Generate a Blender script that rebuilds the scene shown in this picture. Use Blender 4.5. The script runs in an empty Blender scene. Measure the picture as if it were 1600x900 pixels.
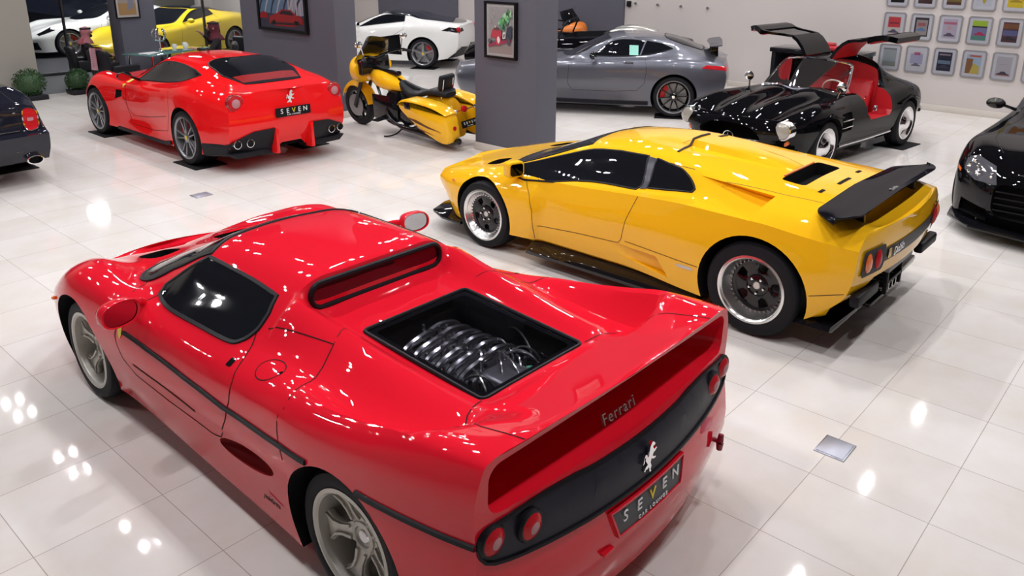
import bpy, bmesh, math, random
from mathutils import Vector, Matrix
from mathutils.bvhtree import BVHTree
random.seed(7)
SC = bpy.context.scene
COL = SC.collection
PI = math.pi
# ------------------------------------------------------------------ camera, exposure, light
CAM = [1254.4991908546763, 0.3093188019183632, 0.008993940924469816, 0.7176898486569987, 2.661666080666581, 816.3739835598686, 325.07952671435874]
def make_camera():
    f, pi, ro, ya, h, cx, cy = CAM
    fw = Vector((math.cos(pi)*math.cos(ya), math.cos(pi)*math.sin(ya), -math.sin(pi)))
    rt = Vector((math.sin(ya), -math.cos(ya), 0)); up = rt.cross(fw)
    r = rt*math.cos(ro)+up*math.sin(ro); u = -rt*math.sin(ro)+up*math.cos(ro)
    cd = bpy.data.cameras.new('camera'); co = bpy.data.objects.new('camera', cd); COL.objects.link(co)
    m = Matrix((( r.x, u.x, -fw.x, 0), (r.y, u.y, -fw.y, 0), (r.z, u.z, -fw.z, h), (0, 0, 0, 1)))
    co.matrix_world = m
    cd.sensor_fit = 'HORIZONTAL'; cd.sensor_width = 36; cd.lens = f/1600*36
    cd.shift_x = (800-cx)/1600; cd.shift_y = (cy-450)/1600
    cd.clip_end = 200
    SC.camera = co
make_camera()
SC.view_settings.view_transform = 'Standard'; SC.view_settings.look = 'None'
SC.view_settings.gamma = 1; SC.view_settings.use_curve_mapping = False
SC.view_settings.exposure = 0.0
LAMP_W = 11.6
CEIL_Z = 5.2
w = bpy.data.worlds.new('night'); SC.world = w; w.use_nodes = True
w.node_tree.nodes['Background'].inputs[0].default_value = (.010, .012, .02, 1)
w.node_tree.nodes['Background'].inputs[1].default_value = 1.0
# ------------------------------------------------------------------ materials
MATS = {}
def mat(name, col, rough=.5, metal=0, coat=0, spec=None, emit=None, estr=0, coat_rough=.03):
    if name in MATS: return MATS[name]
    m = bpy.data.materials.new(name); m.use_nodes = True
    b = m.node_tree.nodes['Principled BSDF']
    b.inputs['Base Color'].default_value = (*col, 1); b.inputs['Roughness'].default_value = rough
    b.inputs['Metallic'].default_value = metal; b.inputs['Coat Weight'].default_value = coat
    b.inputs['Coat Roughness'].default_value = coat_rough
    if spec is None: spec = .15 if max(col) < .03 and metal < .5 else .5
    b.inputs['Specular IOR Level'].default_value = spec
    if emit: b.inputs['Emission Color'].default_value = (*emit, 1); b.inputs['Emission Strength'].default_value = estr
    MATS[name] = m
    return m
def thin_glass(name, tint, ior=1.5):
    if name in MATS: return MATS[name]
    m = bpy.data.materials.new(name); m.use_nodes = True; nt = m.node_tree; nt.nodes.clear()
    o = nt.nodes.new('ShaderNodeOutputMaterial'); mx = nt.nodes.new('ShaderNodeMixShader'); f = nt.nodes.new('ShaderNodeFresnel')
    t = nt.nodes.new('ShaderNodeBsdfTransparent'); g = nt.nodes.new('ShaderNodeBsdfGlossy')
    f.inputs[0].default_value = ior; t.inputs[0].default_value = (*tint, 1); g.inputs['Roughness'].default_value = .02
    nt.links.new(f.outputs[0], mx.inputs[0]); nt.links.new(t.outputs[0], mx.inputs[1]); nt.links.new(g.outputs[0], mx.inputs[2])
    nt.links.new(mx.outputs[0], o.inputs[0])
    MATS[name] = m
    return m
def paint(name, col, rough=.35, metal=0): return mat(name, col, rough, metal, coat=1, coat_rough=.015, spec=.5 if metal else 0)
RED = paint('red_paint', (.70, .010, .026))
RED2 = paint('red_paint_bright', (.80, .010, .012))
YEL = paint('yellow_paint', (.93, .50, .012))
BLK = mat('black_paint', (.003, .003, .004), .3, coat=.55, coat_rough=.015, spec=0)
CARBON = mat('satin_black_wing', (.004, .004, .007), .4, coat=.3, coat_rough=.04, spec=0)
WHT = paint('white_paint', (.82, .82, .80))
SIL = paint('grey_metallic_paint', (.13, .135, .165), .38, .75)
NAVY = paint('dark_blue_paint', (.012, .013, .022), .3)
TINT = mat('tinted_glass', (.006, .007, .010), .03, spec=.6)
TRIM = mat('black_trim', (.008, .008, .011), .45, spec=.18)
GAP = mat('shadow_gap', (.02, .002, .002), .7)
GAPY = mat('yellow_gap', (.16, .07, .004), .7)
GAPG = mat('dark_gap', (.02, .02, .024), .7)
RUB = mat('tyre_rubber', (.010, .010, .013), .62, spec=.2)
WELL = mat('wheel_well', (.006, .006, .007), .9)
PANEL = mat('matte_black_panel', (.010, .010, .020), .42, spec=.3)
ALLOY = mat('silver_alloy', (.60, .59, .55), .28, .85)
ALLOYG = mat('warm_grey_alloy', (.56, .54, .49), .36, .45)
ALLOYD = mat('dark_alloy', (.30, .30, .32), .28, .8)
CHROME = mat('chrome', (.85, .85, .87), .06, 1)
GLOSSB = mat('gloss_black', (.006, .006, .008), .3, coat=1, spec=0)
DISC = mat('brake_steel', (.30, .30, .31), .4, .9)
CALR = mat('red_caliper', (.55, .01, .01), .3)
LENS = mat('red_lens', (.50, .010, .018), .2, coat=.4, spec=.05)
LENSC = mat('clear_red_lens', (.46, .22, .24), .2, coat=.4, spec=.05)
AMBER = mat('amber_lens', (.80, .16, .02), .08, coat=1)
WHITEM = mat('white_lettering', (.82, .82, .82), .4)
YELM = mat('yellow_lettering', (.80, .62, .02), .4)
REDL = mat('red_leather', (.55, .012, .02), .4)
BLKL = mat('black_leather', (.014, .014, .017), .42)
# ------------------------------------------------------------------ object helpers
def link(o, parent=None):
    COL.objects.link(o)
    if parent is not None: o.parent = parent
    return o
def tag(o, label=None, cat=None, group=None, kind=None):
    if label: o['label'] = label
    if cat: o['category'] = cat
    if group: o['group'] = group
    if kind: o['kind'] = kind
    return o
def empty(name, label, cat, loc=(0, 0, 0), rz=0, group=None):
    o = bpy.data.objects.new(name, None); link(o)
    o.location = loc; o.rotation_euler = (0, 0, rz); o.empty_display_size = .2
    return tag(o, label, cat, group)
def sharpen(bm, deg=32):
    c = math.radians(deg)
    for f in bm.faces: f.smooth = True
    for e in bm.edges:
        if len(e.link_faces) == 2:
            a = e.link_faces[0].normal; b = e.link_faces[1].normal
            e.smooth = not (a.length > 0 and b.length > 0 and a.angle(b, 0) > c)
SPLIT = {'side_stripe', 'diffuser_fin', 'sill_trim', 'shield_badge', 'door_latch', 'side_marker', 'side_badge', 'deck_slot', 'turn_signal', 'fender_vent', 'plate_bracket', 'coolant_pipe', 'vent_strip', 'sill_fitting', 'arch_brow', 'panel_seam', 'seat', 'tail_light', 'window_pillar', 'grille_bar', 'eyes', 'diffuser', 'brake_disc', 'bag_flame', 'intake_runner', 'backrest_bar', 'head_cord'}
def islands(bm):
    seen = set(); out = []
    for f0 in bm.faces:
        if f0 in seen: continue
        st = [f0]; seen.add(f0); grp = []
        while st:
            f = st.pop(); grp.append(f)
            for v in f.verts:
                for g in v.link_faces:
                    if g not in seen: seen.add(g); st.append(g)
        out.append(grp)
    return out
def build(name, bm, mats, parent=None, deg=32, loc=None, rot=None, kind=None):
    if name in SPLIT:
        gr = islands(bm)
        if 1 < len(gr) <= 24:
            first = None
            for grp in gr:
                b2 = bmesh.new(); mp = {}
                for f in grp:
                    for v in f.verts:
                        if v not in mp: mp[v] = b2.verts.new(v.co)
                for f in grp:
                    nf = b2.faces.new([mp[v] for v in f.verts]); nf.material_index = f.material_index
                o = build_one(name, b2, mats, parent, deg, loc, rot, kind)
                first = first or o
            bm.free()
            return first
    return build_one(name, bm, mats, parent, deg, loc, rot, kind)
def build_one(name, bm, mats, parent=None, deg=32, loc=None, rot=None, kind=None):
    bm.normal_update(); sharpen(bm, deg)
    me = bpy.data.meshes.new(name); bm.to_mesh(me); bm.free()
    for m in (mats if isinstance(mats, (list, tuple)) else [mats]): me.materials.append(m)
    o = bpy.data.objects.new(name, me); link(o, parent)
    if loc is not None: o.location = loc
    if rot is not None: o.rotation_euler = rot
    if kind: o['kind'] = kind
    return o
def structure(name, bm, m, deg=32):
    return build(name, bm, m, deg=deg, kind='structure')
def V(*a): return Vector(a)
def box(bm, lo, hi, bev=0, seg=2, M=None, mi=0):
    x0, y0, z0 = lo; x1, y1, z1 = hi
    vs = [bm.verts.new(v) for v in [(x0,y0,z0),(x1,y0,z0),(x1,y1,z0),(x0,y1,z0),(x0,y0,z1),(x1,y0,z1),(x1,y1,z1),(x0,y1,z1)]]
    fs = [bm.faces.new([vs[i] for i in q]) for q in [(3,2,1,0),(4,5,6,7),(0,1,5,4),(1,2,6,5),(2,3,7,6),(3,0,4,7)]]
    es = list({e for f in fs for e in f.edges})
    for f in fs: f.material_index = mi
    if bev:
        r = bmesh.ops.bevel(bm, geom=es, offset=bev, segments=seg, affect='EDGES', profile=.5)
        vs = list({v for f in r['faces'] for v in f.verts} | {v for v in vs if v.is_valid})
        for v in vs:
            for f in v.link_faces: f.material_index = mi
    if M is not None:
        for v in vs: v.co = M @ v.co
    return vs
def tube(bm, pts, r, n=8, caps=True, closed=False):
    pts = [Vector(p) for p in pts]; k = len(pts)
    rs = r if isinstance(r, (list, tuple)) else [r]*k
    rings = []; prev = None
    for i, p in enumerate(pts):
        if closed: t = pts[(i+1) % k]-pts[i-1]
        else: t = pts[min(i+1, k-1)]-pts[max(i-1, 0)]
        t.normalize()
        if prev is None:
            a = Vector((0, 0, 1)) if abs(t.z) < .9 else Vector((1, 0, 0))
            u = t.cross(a).normalized()
        else:
            u = (prev-t*prev.dot(t)).normalized()
        prev = u; v = t.cross(u)
        rings.append([bm.verts.new(p+(u*math.cos(2*PI*j/n)+v*math.sin(2*PI*j/n))*rs[i]) for j in range(n)])
    for i in range(k if closed else k-1):
        A = rings[i]; B = rings[(i+1) % k]
        for j in range(n): bm.faces.new((A[j], A[(j+1) % n], B[(j+1) % n], B[j]))
    if caps and not closed:
        bm.faces.new(rings[0][::-1]); bm.faces.new(rings[-1])
def lathe(bm, prof, n=48, axis='x', M=None, cap0=False, cap1=False, mi=0):
    """prof: (radius, along axis)"""
    rings = []
    for r, h in prof:
        ring = []
        for j in range(n):
            a = 2*PI*j/n; c, s = r*math.cos(a), r*math.sin(a)
            p = Vector((h, c, s)) if axis == 'x' else (Vector((c, h, s)) if axis == 'y' else Vector((c, s, h)))
            ring.append(bm.verts.new(M @ p if M is not None else p))
        rings.append(ring)
    for i in range(len(prof)-1):
        for j in range(n):
            f = bm.faces.new((rings[i][j], rings[i][(j+1) % n], rings[i+1][(j+1) % n], rings[i+1][j])); f.material_index = mi
    if cap0: bm.faces.new(rings[0][::-1]).material_index = mi
    if cap1: bm.faces.new(rings[-1]).material_index = mi
def sphere(bm, c, r, nu=16, nv=10, M=None):
    R = r if isinstance(r, (tuple, list)) else (r, r, r)
    res = bmesh.ops.create_uvsphere(bm, u_segments=nu, v_segments=nv, radius=1)
    for v in res['verts']:
        p = Vector((v.co.x*R[0], v.co.y*R[1], v.co.z*R[2]))
        v.co = (M @ p if M is not None else p)+Vector(c)
    return res['verts']
def prism(bm, poly, h0, h1, axis='x', bev=0, mi=0):
    """extrude a 2D polygon between h0 and h1 along an axis; poly coords are the other two axes in order"""
    def P(a, b, h): return (h, a, b) if axis == 'x' else ((a, h, b) if axis == 'y' else (a, b, h))
    A = [bm.verts.new(P(a, b, h0)) for a, b in poly]; B = [bm.verts.new(P(a, b, h1)) for a, b in poly]
    n = len(poly); fs = [bm.faces.new(A[::-1]), bm.faces.new(B)]
    for i in range(n): fs.append(bm.faces.new((A[i], A[(i+1) % n], B[(i+1) % n], B[i])))
    for f in fs: f.material_index = mi
    bmesh.ops.recalc_face_normals(bm, faces=fs)
    if bev:
        es = [e for e in fs[0].edges]+[e for e in fs[1].edges]
        bmesh.ops.bevel(bm, geom=es, offset=bev, segments=2, affect='EDGES', profile=.5)
    return fs
def rrect(x0, y0, x1, y1, r, n=5):
    o = []
    for cx, cy, a0 in ((x1-r, y1-r, 0), (x0+r, y1-r, 90), (x0+r, y0+r, 180), (x1-r, y0+r, 270)):
        for k in range(n+1):
            a = math.radians(a0+90*k/n); o.append((cx+r*math.cos(a), cy+r*math.sin(a)))
    return o
def spline2(pts, n=6, closed=True):
    """Catmull-Rom through points (any dim)"""
    P = [Vector(p) for p in pts]; k = len(P); o = []
    for i in range(k if closed else k-1):
        if closed: a, b, c, d = P[i-1], P[i], P[(i+1) % k], P[(i+2) % k]
        else: a, b, c, d = P[max(i-1, 0)], P[i], P[i+1], P[min(i+2, k-1)]
        for j in range(n):
            t = j/n
            o.append(.5*((2*b)+(c-a)*t+(2*a-5*b+4*c-d)*t*t+(3*b-a-3*c+d)*t**3))
    if not closed: o.append(P[-1])
    return [tuple(v) for v in o]
def text_mesh(s, size, depth=.004, spacing=1.0, align='CENTER', shear=0):
    c = bpy.data.curves.new('lettering', 'FONT'); c.body = s; c.size = size; c.extrude = depth/2
    c.align_x = align; c.align_y = 'CENTER'; c.space_character = spacing; c.shear = shear; c.resolution_u = 3
    o = bpy.data.objects.new('lettering', c); COL.objects.link(o)
    bpy.context.view_layer.update()
    dg = bpy.context.evaluated_depsgraph_get()
    me = bpy.data.meshes.new_from_object(o.evaluated_get(dg))
    bpy.data.objects.remove(o); bpy.data.curves.remove(c)
    return me
def lettering(s, size, m, parent, origin, right, up, depth=.004, spacing=1.0, name='lettering', shear=0, sx=1, curve=None):
    me = text_mesh(s, size, depth, spacing, shear=shear); me.materials.clear(); me.materials.append(m)
    r = Vector(right).normalized(); u = Vector(up); u = (u-r*u.dot(r)).normalized(); nn = r.cross(u)
    o0 = Vector(origin)
    for v in me.vertices:
        p = o0+r*v.co.x*sx+u*v.co.y+nn*v.co.z
        if curve: p = curve(p)
        v.co = p
    o = bpy.data.objects.new(name, me); link(o, parent)
    return o
# ------------------------------------------------------------------ body surfaces
def pchip(xs, ys):
    n = len(xs); h = [xs[i+1]-xs[i] for i in range(n-1)]; d = [(ys[i+1]-ys[i])/h[i] for i in range(n-1)]
    m = [0]*n
    if n == 2: m = [d[0], d[0]]
    else:
        for i in range(1, n-1):
            if d[i-1]*d[i] > 0:
                w1 = 2*h[i]+h[i-1]; w2 = h[i]+2*h[i-1]; m[i] = (w1+w2)/(w1/d[i-1]+w2/d[i])
            elif True: m[i] = 0
        m[0] = ((2*h[0]+h[1])*d[0]-h[0]*d[1])/(h[0]+h[1]); m[-1] = ((2*h[-1]+h[-2])*d[-1]-h[-1]*d[-2])/(h[-1]+h[-2])
        if m[0]*d[0] < 0: m[0] = 0
        if m[-1]*d[-1] < 0: m[-1] = 0
    def f(x):
        x = min(max(x, xs[0]), xs[-1]); i = 0
        while i < n-2 and x > xs[i+1]: i += 1
        t = (x-xs[i])/h[i]
        return (ys[i]*(1+2*t)*(1-t)**2+m[i]*h[i]*t*(1-t)**2+ys[i+1]*t*t*(3-2*t)+m[i+1]*h[i]*t*t*(t-1))
    return f
def cr(xs, ys):
    """smooth (Catmull-Rom like) interpolation with limited slopes"""
    n = len(xs)
    d = [(ys[i+1]-ys[i])/(xs[i+1]-xs[i]) for i in range(n-1)]
    m = [d[0]]+[(d[i-1]*(xs[i+1]-xs[i])+d[i]*(xs[i]-xs[i-1]))/(xs[i+1]-xs[i-1]) for i in range(1, n-1)]+[d[-1]]
    for i in range(n-1):
        for k in (i, i+1):
            if abs(m[k]) > 3*abs(d[i])+.25*max(abs(q) for q in d): m[k] *= .6
    def f(x):
        x = min(max(x, xs[0]), xs[-1]); i = 0
        while i < n-2 and x > xs[i+1]: i += 1
        h = xs[i+1]-xs[i]; t = (x-xs[i])/h
        return (ys[i]*(1+2*t)*(1-t)**2+m[i]*h*t*(1-t)**2+ys[i+1]*t*t*(3-2*t)+m[i+1]*h*t*t*(t-1))
    return f
def body_surface(curves, stations, sub=5, sharp=(), rear_bulge=None, front_bulge=None, ncap=10, smooth=0, cross='cr'):
    """curves: bottom to top, each a list of (y, x, z) from rear to front, on the +x half.
    stations: y values at which rings are taken, as on the longest curve (each curve is stretched to its own ends)."""
    ymin = min(c[0][0] for c in curves); ymax = max(c[-1][0] for c in curves)
    fx = []; fz = []; ends = []
    for c in curves:
        ys = [k[0] for k in c]; fx.append(pchip(ys, [k[1] for k in c])); fz.append(pchip(ys, [k[2] for k in c])); ends.append((ys[0], ys[-1]))
    span = ymax-ymin
    rings = []
    for s in stations:
        pts = []
        for k in range(len(curves)):
            a, b = ends[k]
            y = s
            # stretch only near the ends so that stations stay straight across the middle
            if s < ymin+.18*span: t = (s-ymin)/(.18*span); y = a+(ymin+.18*span-a)*t
            if s > ymax-.25*span: t = (ymax-s)/(.25*span); y = b+(ymax-.25*span-b)*t
            pts.append(Vector((fx[k](y), y, fz[k](y))))
        # cross interpolation in chord length with breaks at sharp curves
        out = []
        brk = [0]+sorted(sharp)+[len(curves)-1]
        for a, b in zip(brk[:-1], brk[1:]):
            seg = pts[a:b+1]
            L = [0]
            for i in range(1, len(seg)): L.append(L[-1]+max((seg[i]-seg[i-1]).length, 1e-4))
            comps = []
            for ax in range(3):
                ysv = [p[ax] for p in seg]
                if b == len(curves)-1 and ax != 0 and len(seg) > 1:   # symmetric continuation over the centre line
                    comps.append(cr(L+[L[-1]+L[-1]-L[-2]], ysv+[ysv[-2]]))
                elif b == len(curves)-1 and len(seg) > 1:
                    comps.append(cr(L+[L[-1]+L[-1]-L[-2]], ysv+[-ysv[-2]]))
                else: comps.append(cr(L, ysv) if len(seg) > 1 else None)
            for i in range(len(seg)-1):
                for j in range(sub):
                    l = L[i]+(L[i+1]-L[i])*j/sub
                    out.append(Vector([comps[ax](l) for ax in range(3)]))
        out.append(pts[-1].copy()); out[-1].x = 0
        rings.append(out)
    for _ in range(smooth):
        new = [[v.copy() for v in r] for r in rings]
        for i in range(1, len(rings)-1):
            for j in range(1, len(rings[i])-1):
                new[i][j] = rings[i][j]*.5+(rings[i-1][j]+rings[i+1][j]+rings[i][j-1]+rings[i][j+1])*.125
            j = len(rings[i])-1
            new[i][j] = rings[i][j]*.5+(rings[i-1][j]+rings[i+1][j])*.125+rings[i][j-1]*.25; new[i][j].x = 0
        rings = new
    bm = bmesh.new(); n = len(rings[0])
    R = [[bm.verts.new(p) for p in r] for r in rings]
    Lf = [[(bm.verts.new((-p.x, p.y, p.z)) if j < n-1 else R[i][j]) for j, p in enumerate(r)] for i, r in enumerate(rings)]
    for i in range(len(rings)-1):
        for j in range(n-1):
            bm.faces.new((R[i][j], R[i+1][j], R[i+1][j+1], R[i][j+1]))
            bm.faces.new((Lf[i][j], Lf[i][j+1], Lf[i+1][j+1], Lf[i+1][j]))
        bm.faces.new((R[i][0], Lf[i][0], Lf[i+1][0], R[i+1][0]))
    # end caps
    for which, bul in ((0, rear_bulge), (-1, front_bulge)):
        A = R[which]; B = Lf[which]; rows = []
        for j in range(n-1):
            a = A[j].co; row = [B[j]]
            for k in range(1, ncap):
                u = -1+2*k/ncap
                d = (bul(a.z) if bul else 0)*(1-u*u)
                row.append(bm.verts.new((a.x*u, a.y+(-d if which == 0 else d), a.z)))
            row.append(A[j]); rows.append(row)
        for j in range(n-2):
            for k in range(ncap):
                q = (rows[j][k], rows[j][k+1], rows[j+1][k+1], rows[j+1][k])
                try: bm.faces.new(q if which == 0 else q[::-1])
                except ValueError: pass
        last = rows[-1]; top = A[n-1]
        for k in range(ncap):
            q = (last[k], last[k+1], top)
            try: bm.faces.new(q if which == 0 else q[::-1])
            except ValueError: pass
        first = rows[0]
        q = first[::-1]
        try: bm.faces.new(q if which == 0 else q[::-1])
        except ValueError: pass
    bmesh.ops.remove_doubles(bm, verts=bm.verts, dist=.0004)
    bmesh.ops.dissolve_degenerate(bm, edges=bm.edges, dist=.0003)
    bmesh.ops.recalc_face_normals(bm, faces=bm.faces)
    return bm
def obj_from(bm, name, mats):
    me = bpy.data.meshes.new(name); bm.to_mesh(me); bm.free()
    for m in (mats if isinstance(mats, (list, tuple)) else [mats]): me.materials.append(m)
    return bpy.data.objects.new(name, me)
def cut(bm, mats, cutters, op='DIFFERENCE'):
    """booleans; returns a bmesh and its material list"""
    o = obj_from(bm, 'work', mats); COL.objects.link(o); cs = []
    for cb, cm in cutters:
        c = obj_from(cb, 'cutter', cm); COL.objects.link(c); cs.append(c)
        md = o.modifiers.new('b', 'BOOLEAN'); md.object = c; md.operation = op; md.solver = 'EXACT'; md.material_mode = 'TRANSFER'
    bpy.context.view_layer.update()
    dg = bpy.context.evaluated_depsgraph_get()
    me = bpy.data.meshes.new_from_object(o.evaluated_get(dg), depsgraph=dg)
    ml = [m for m in me.materials]
    b2 = bmesh.new(); b2.from_mesh(me)
    for q in cs+[o]:
        d = q.data; bpy.data.objects.remove(q); bpy.data.meshes.remove(d)
    bpy.data.meshes.remove(me)
    return b2, ml
def cyl_cut(x0, x1, y, z, r, n=48, sx=1):
    b = bmesh.new(); lathe(b, [(r, x0), (r, x1)], n, 'x', Matrix.Translation((0, y, z)), True, True)
    bmesh.ops.recalc_face_normals(b, faces=b.faces)
    return b
def prism_cut(poly, h0, h1, axis, bev=0):
    b = bmesh.new(); prism(b, poly, h0, h1, axis, bev); return b
DIRS = {'L': (Vector((1, 0, 0)), lambda a, b: Vector((-9, a, b))), 'R': (Vector((-1, 0, 0)), lambda a, b: Vector((9, a, b))),
        'T': (Vector((0, 0, -1)), lambda a, b: Vector((a, b, 9))), 'B': (Vector((0, 1, 0)), lambda a, b: Vector((a, -9, b))),
        'F': (Vector((0, -1, 0)), lambda a, b: Vector((a, 9, b)))}
class Skin:
    """things laid onto a body's surface"""
    def __init__(s, bm): s.t = BVHTree.FromBMesh(bm)
    def hit(s, a, b, side, skip=0):
        d, P = DIRS[side]; p = P(a, b)
        h = s.t.ray_cast(p, d)
        for _ in range(skip):
            if h[0] is None: break
            h = s.t.ray_cast(h[0]+d*.002, d)
        if h[0] is None:
            return None, None, d
        return h[0], h[1], d
    def pt(s, a, b, side, off=0):
        h, n, d = s.hit(a, b, side)
        if h is None: return None
        if n.dot(d) > 0: n = -n
        return h+n*off
    def patch(s, bm, poly, side, off=.003, step=.06, mi=0, skip=0, zmin=None):
        """a polygon (2D, seen along 'side') laid onto the surface, lifted by off"""
        tmp = bmesh.new()
        f = tmp.faces.new([tmp.verts.new((a, b, 0)) for a, b in poly])
        bmesh.ops.triangulate(tmp, faces=[f])
        xs = [p[0] for p in poly]; ys = [p[1] for p in poly]
        for lo, hi, nrm in ((min(xs), max(xs), (1, 0, 0)), (min(ys), max(ys), (0, 1, 0))):
            k = max(1, int((hi-lo)/step))
            for i in range(1, k):
                c = lo+(hi-lo)*i/k
                bmesh.ops.bisect_plane(tmp, geom=tmp.verts[:]+tmp.edges[:]+tmp.faces[:], dist=1e-5, plane_co=Vector(nrm)*c, plane_no=nrm)
        bmesh.ops.remove_doubles(tmp, verts=tmp.verts, dist=1e-4)
        mp = {}
        tmp.verts.index_update()
        pos = {}
        for v in tmp.verts:
            h, n, d = s.hit(v.co.x, v.co.y, side, skip)
            if h is not None:
                if n.dot(d) > 0: n = -n
                pos[v.index] = h+(n*.6-d*.4).normalized()*off
        for v in tmp.verts:
            if v.index not in pos:
                # take the nearest vertex that did land
                best = None
                for u in tmp.verts:
                    if u.index in pos:
                        q = (u.co-v.co).length
                        if best is None or q < best[0]: best = (q, u)
                if best is None: continue
                d, P = DIRS[side]; p = P(v.co.x, v.co.y); q = pos[best[1].index]
                pos[v.index] = p+d*((q-p).dot(d))
        for v in tmp.verts:
            if v.index in pos: mp[v.index] = bm.verts.new(pos[v.index])
        d = DIRS[side][0]
        for f in tmp.faces:
            try:
                nf = bm.faces.new([mp[v.index] for v in f.verts]); nf.material_index = mi; nf.normal_update()
                if nf.normal.dot(d) > 0: nf.normal_flip()
            except (ValueError, KeyError): pass
        tmp.free()
    def line(s, bm, pts, side, width=.006, off=.0015, step=.03, mi=0, closed=False, height=0):
        """a strip along a 2D polyline laid onto the surface"""
        P = [Vector(p) for p in pts]
        if closed: P.append(P[0])
        D = []
        for a, b in zip(P[:-1], P[1:]):
            k = max(1, int((b-a).length/step))
            for i in range(k): D.append(a+(b-a)*i/k)
        D.append(P[-1])
        prev = None
        for i, p in enumerate(D):
            t = D[min(i+1, len(D)-1)]-D[max(i-1, 0)]
            if closed and i in (0, len(D)-1): t = D[1]-D[-2]
            if t.length < 1e-7: continue
            t.normalize(); nn = Vector((-t.y, t.x))*width/2
            h, n, d = s.hit(p.x, p.y, side)
            if h is None: prev = None; continue
            if n.dot(d) > 0: n = -n
            dd, Pf = DIRS[side]
            ta = (Pf(p.x+nn.x, p.y+nn.y)-Pf(p.x, p.y))
            w = (ta-n*ta.dot(n))
            if w.length > 1e-9: w = w.normalized()*width/2
            c = h+n*off
            if height:
                cur = [bm.verts.new(c-w-n*off*1.5), bm.verts.new(c-w*.7+n*height), bm.verts.new(c+w*.7+n*height), bm.verts.new(c+w-n*off*1.5)]
            else: cur = [bm.verts.new(c-w), bm.verts.new(c+w)]
            if prev is not None:
                for q in range(len(cur)-1):
                    f = bm.faces.new((prev[q], prev[q+1], cur[q+1], cur[q])); f.material_index = mi; f.normal_update()
                    if f.normal.dot(n) < 0: f.normal_flip()
            prev = cur
def mirror_poly(poly): return [(-a, b) for a, b in poly]
# ------------------------------------------------------------------ wheels
def tyre_bm(R, Rr, W):
    """a tyre: outer face on +x side at x=0, width inward"""
    b = bmesh.new(); s = (R-Rr)
    prof = [(Rr-.004, -.02), (Rr+.004, -.006), (Rr+s*.25, .004), (Rr+s*.55, .006), (Rr+s*.80, .0), (R-.012, -.012), (R-.002, -.032), (R, -.06)]
    k = 5
    for i in range(1, k):   # tread grooves
        x = -.06-(W-.12)*i/k
        prof += [(R, x+.006), (R-.007, x+.004), (R-.007, x-.004), (R, x-.006)]
    prof += [(R, -W+.06), (R-.002, -W+.032), (R-.02, -W+.008), (Rr+s*.5, -W), (Rr, -W+.01)]
    lathe(b, prof, 64, 'x')
    return b
def spoke(b, poly_in, n, z0, z1, phase=0, bev=.004, dish=0):
    """spokes: a 2D outline (radius along a, tangent along b) extruded along x and repeated n times"""
    for k in range(n):
        a = 2*PI*k/n+phase; c, s = math.cos(a), math.sin(a)
        vs0 = len(b.verts)
        t = bmesh.new()
        prism(t, [(q[0], q[1]) for q in poly_in], z0, z1, 'x', bev)
        for v in t.verts:
            r, q = v.co.y, v.co.z
            v.co = Vector((v.co.x+dish*r, r*c-q*s, r*s+q*c))
        t.verts.index_update(); mp = [b.verts.new(v.co) for v in t.verts]
        for f in t.faces: b.faces.new([mp[v.index] for v in f.verts])
        t.free()
def add_wheel(parent, x, y, R, Rr, W, side, rim_fn, cap_r=.035, cap_mat=ALLOY, disc=True, cal=None, rim_mat=ALLOY, z=None, phase=0, dx=0):
    """side -1: left. Wheel faces outward; x is the outer face of the tyre."""
    z = R if z is None else z
    S = Matrix.Translation((x, y, z)) @ (Matrix.Identity(4) if side > 0 else Matrix.Rotation(PI, 4, 'Z')) @ Matrix.Rotation(phase, 4, 'X')
    def put(name, bm, m, par):
        bm.transform(S); bmesh.ops.recalc_face_normals(bm, faces=bm.faces); return build(name, bm, m, par, 35)
    tb = tyre_bm(R, Rr, W)
    wh = put('wheel', tb, RUB, parent)
    res = rim_fn(Rr, W)
    for nm, rb, rm in (res if isinstance(res, list) else [('rim', res, rim_mat)]):
        put(nm, rb, rm, wh)
    if disc:
        d = bmesh.new(); lathe(d, [(.06, -.11-dx), (Rr*.82, -.11-dx), (Rr*.82, -.135-dx), (.06, -.135-dx)], 40, 'x'); put('brake_disc', d, DISC, wh)
        d = bmesh.new(); lathe(d, [(.001, -.145-dx), (Rr*.78, -.15-dx), (Rr*.78, -W*.86), (.001, -W*.88)], 32, 'x'); put('wheel_back', d, WELL, wh)
        if cal:
            d = bmesh.new()
            poly = [(Rr*.55*math.cos(a), Rr*.55*math.sin(a)) for a in [math.radians(q) for q in range(-32, 33, 8)]]+[(Rr*.88*math.cos(a), Rr*.88*math.sin(a)) for a in [math.radians(q) for q in range(32, -33, -8)]]
            prism(d, poly, -.125, -.075, 'x', .006)
            d.transform(Matrix.Rotation(cal, 4, 'X')); d.transform(Matrix.Rotation(-phase, 4, 'X')); put('brake_caliper', d, CALR, wh)
    return wh
def hub_cap(wh, x, y, z, side, r, m, proud=.004):
    b = bmesh.new(); lathe(b, [(.001, proud), (r*.8, proud), (r, proud-.006), (r, proud-.03)], 28, 'x')
    b.transform(Matrix.Translation((x, y, z)) @ (Matrix.Identity(4) if side > 0 else Matrix.Rotation(PI, 4, 'Z')))
    bmesh.ops.recalc_face_normals(b, faces=b.faces)
    return build('hub_cap', b, m, wh)
def frange(a, b, s):
    n = max(1, round((b-a)/s)); return [a+(b-a)*i/n for i in range(n+1)]
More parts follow.
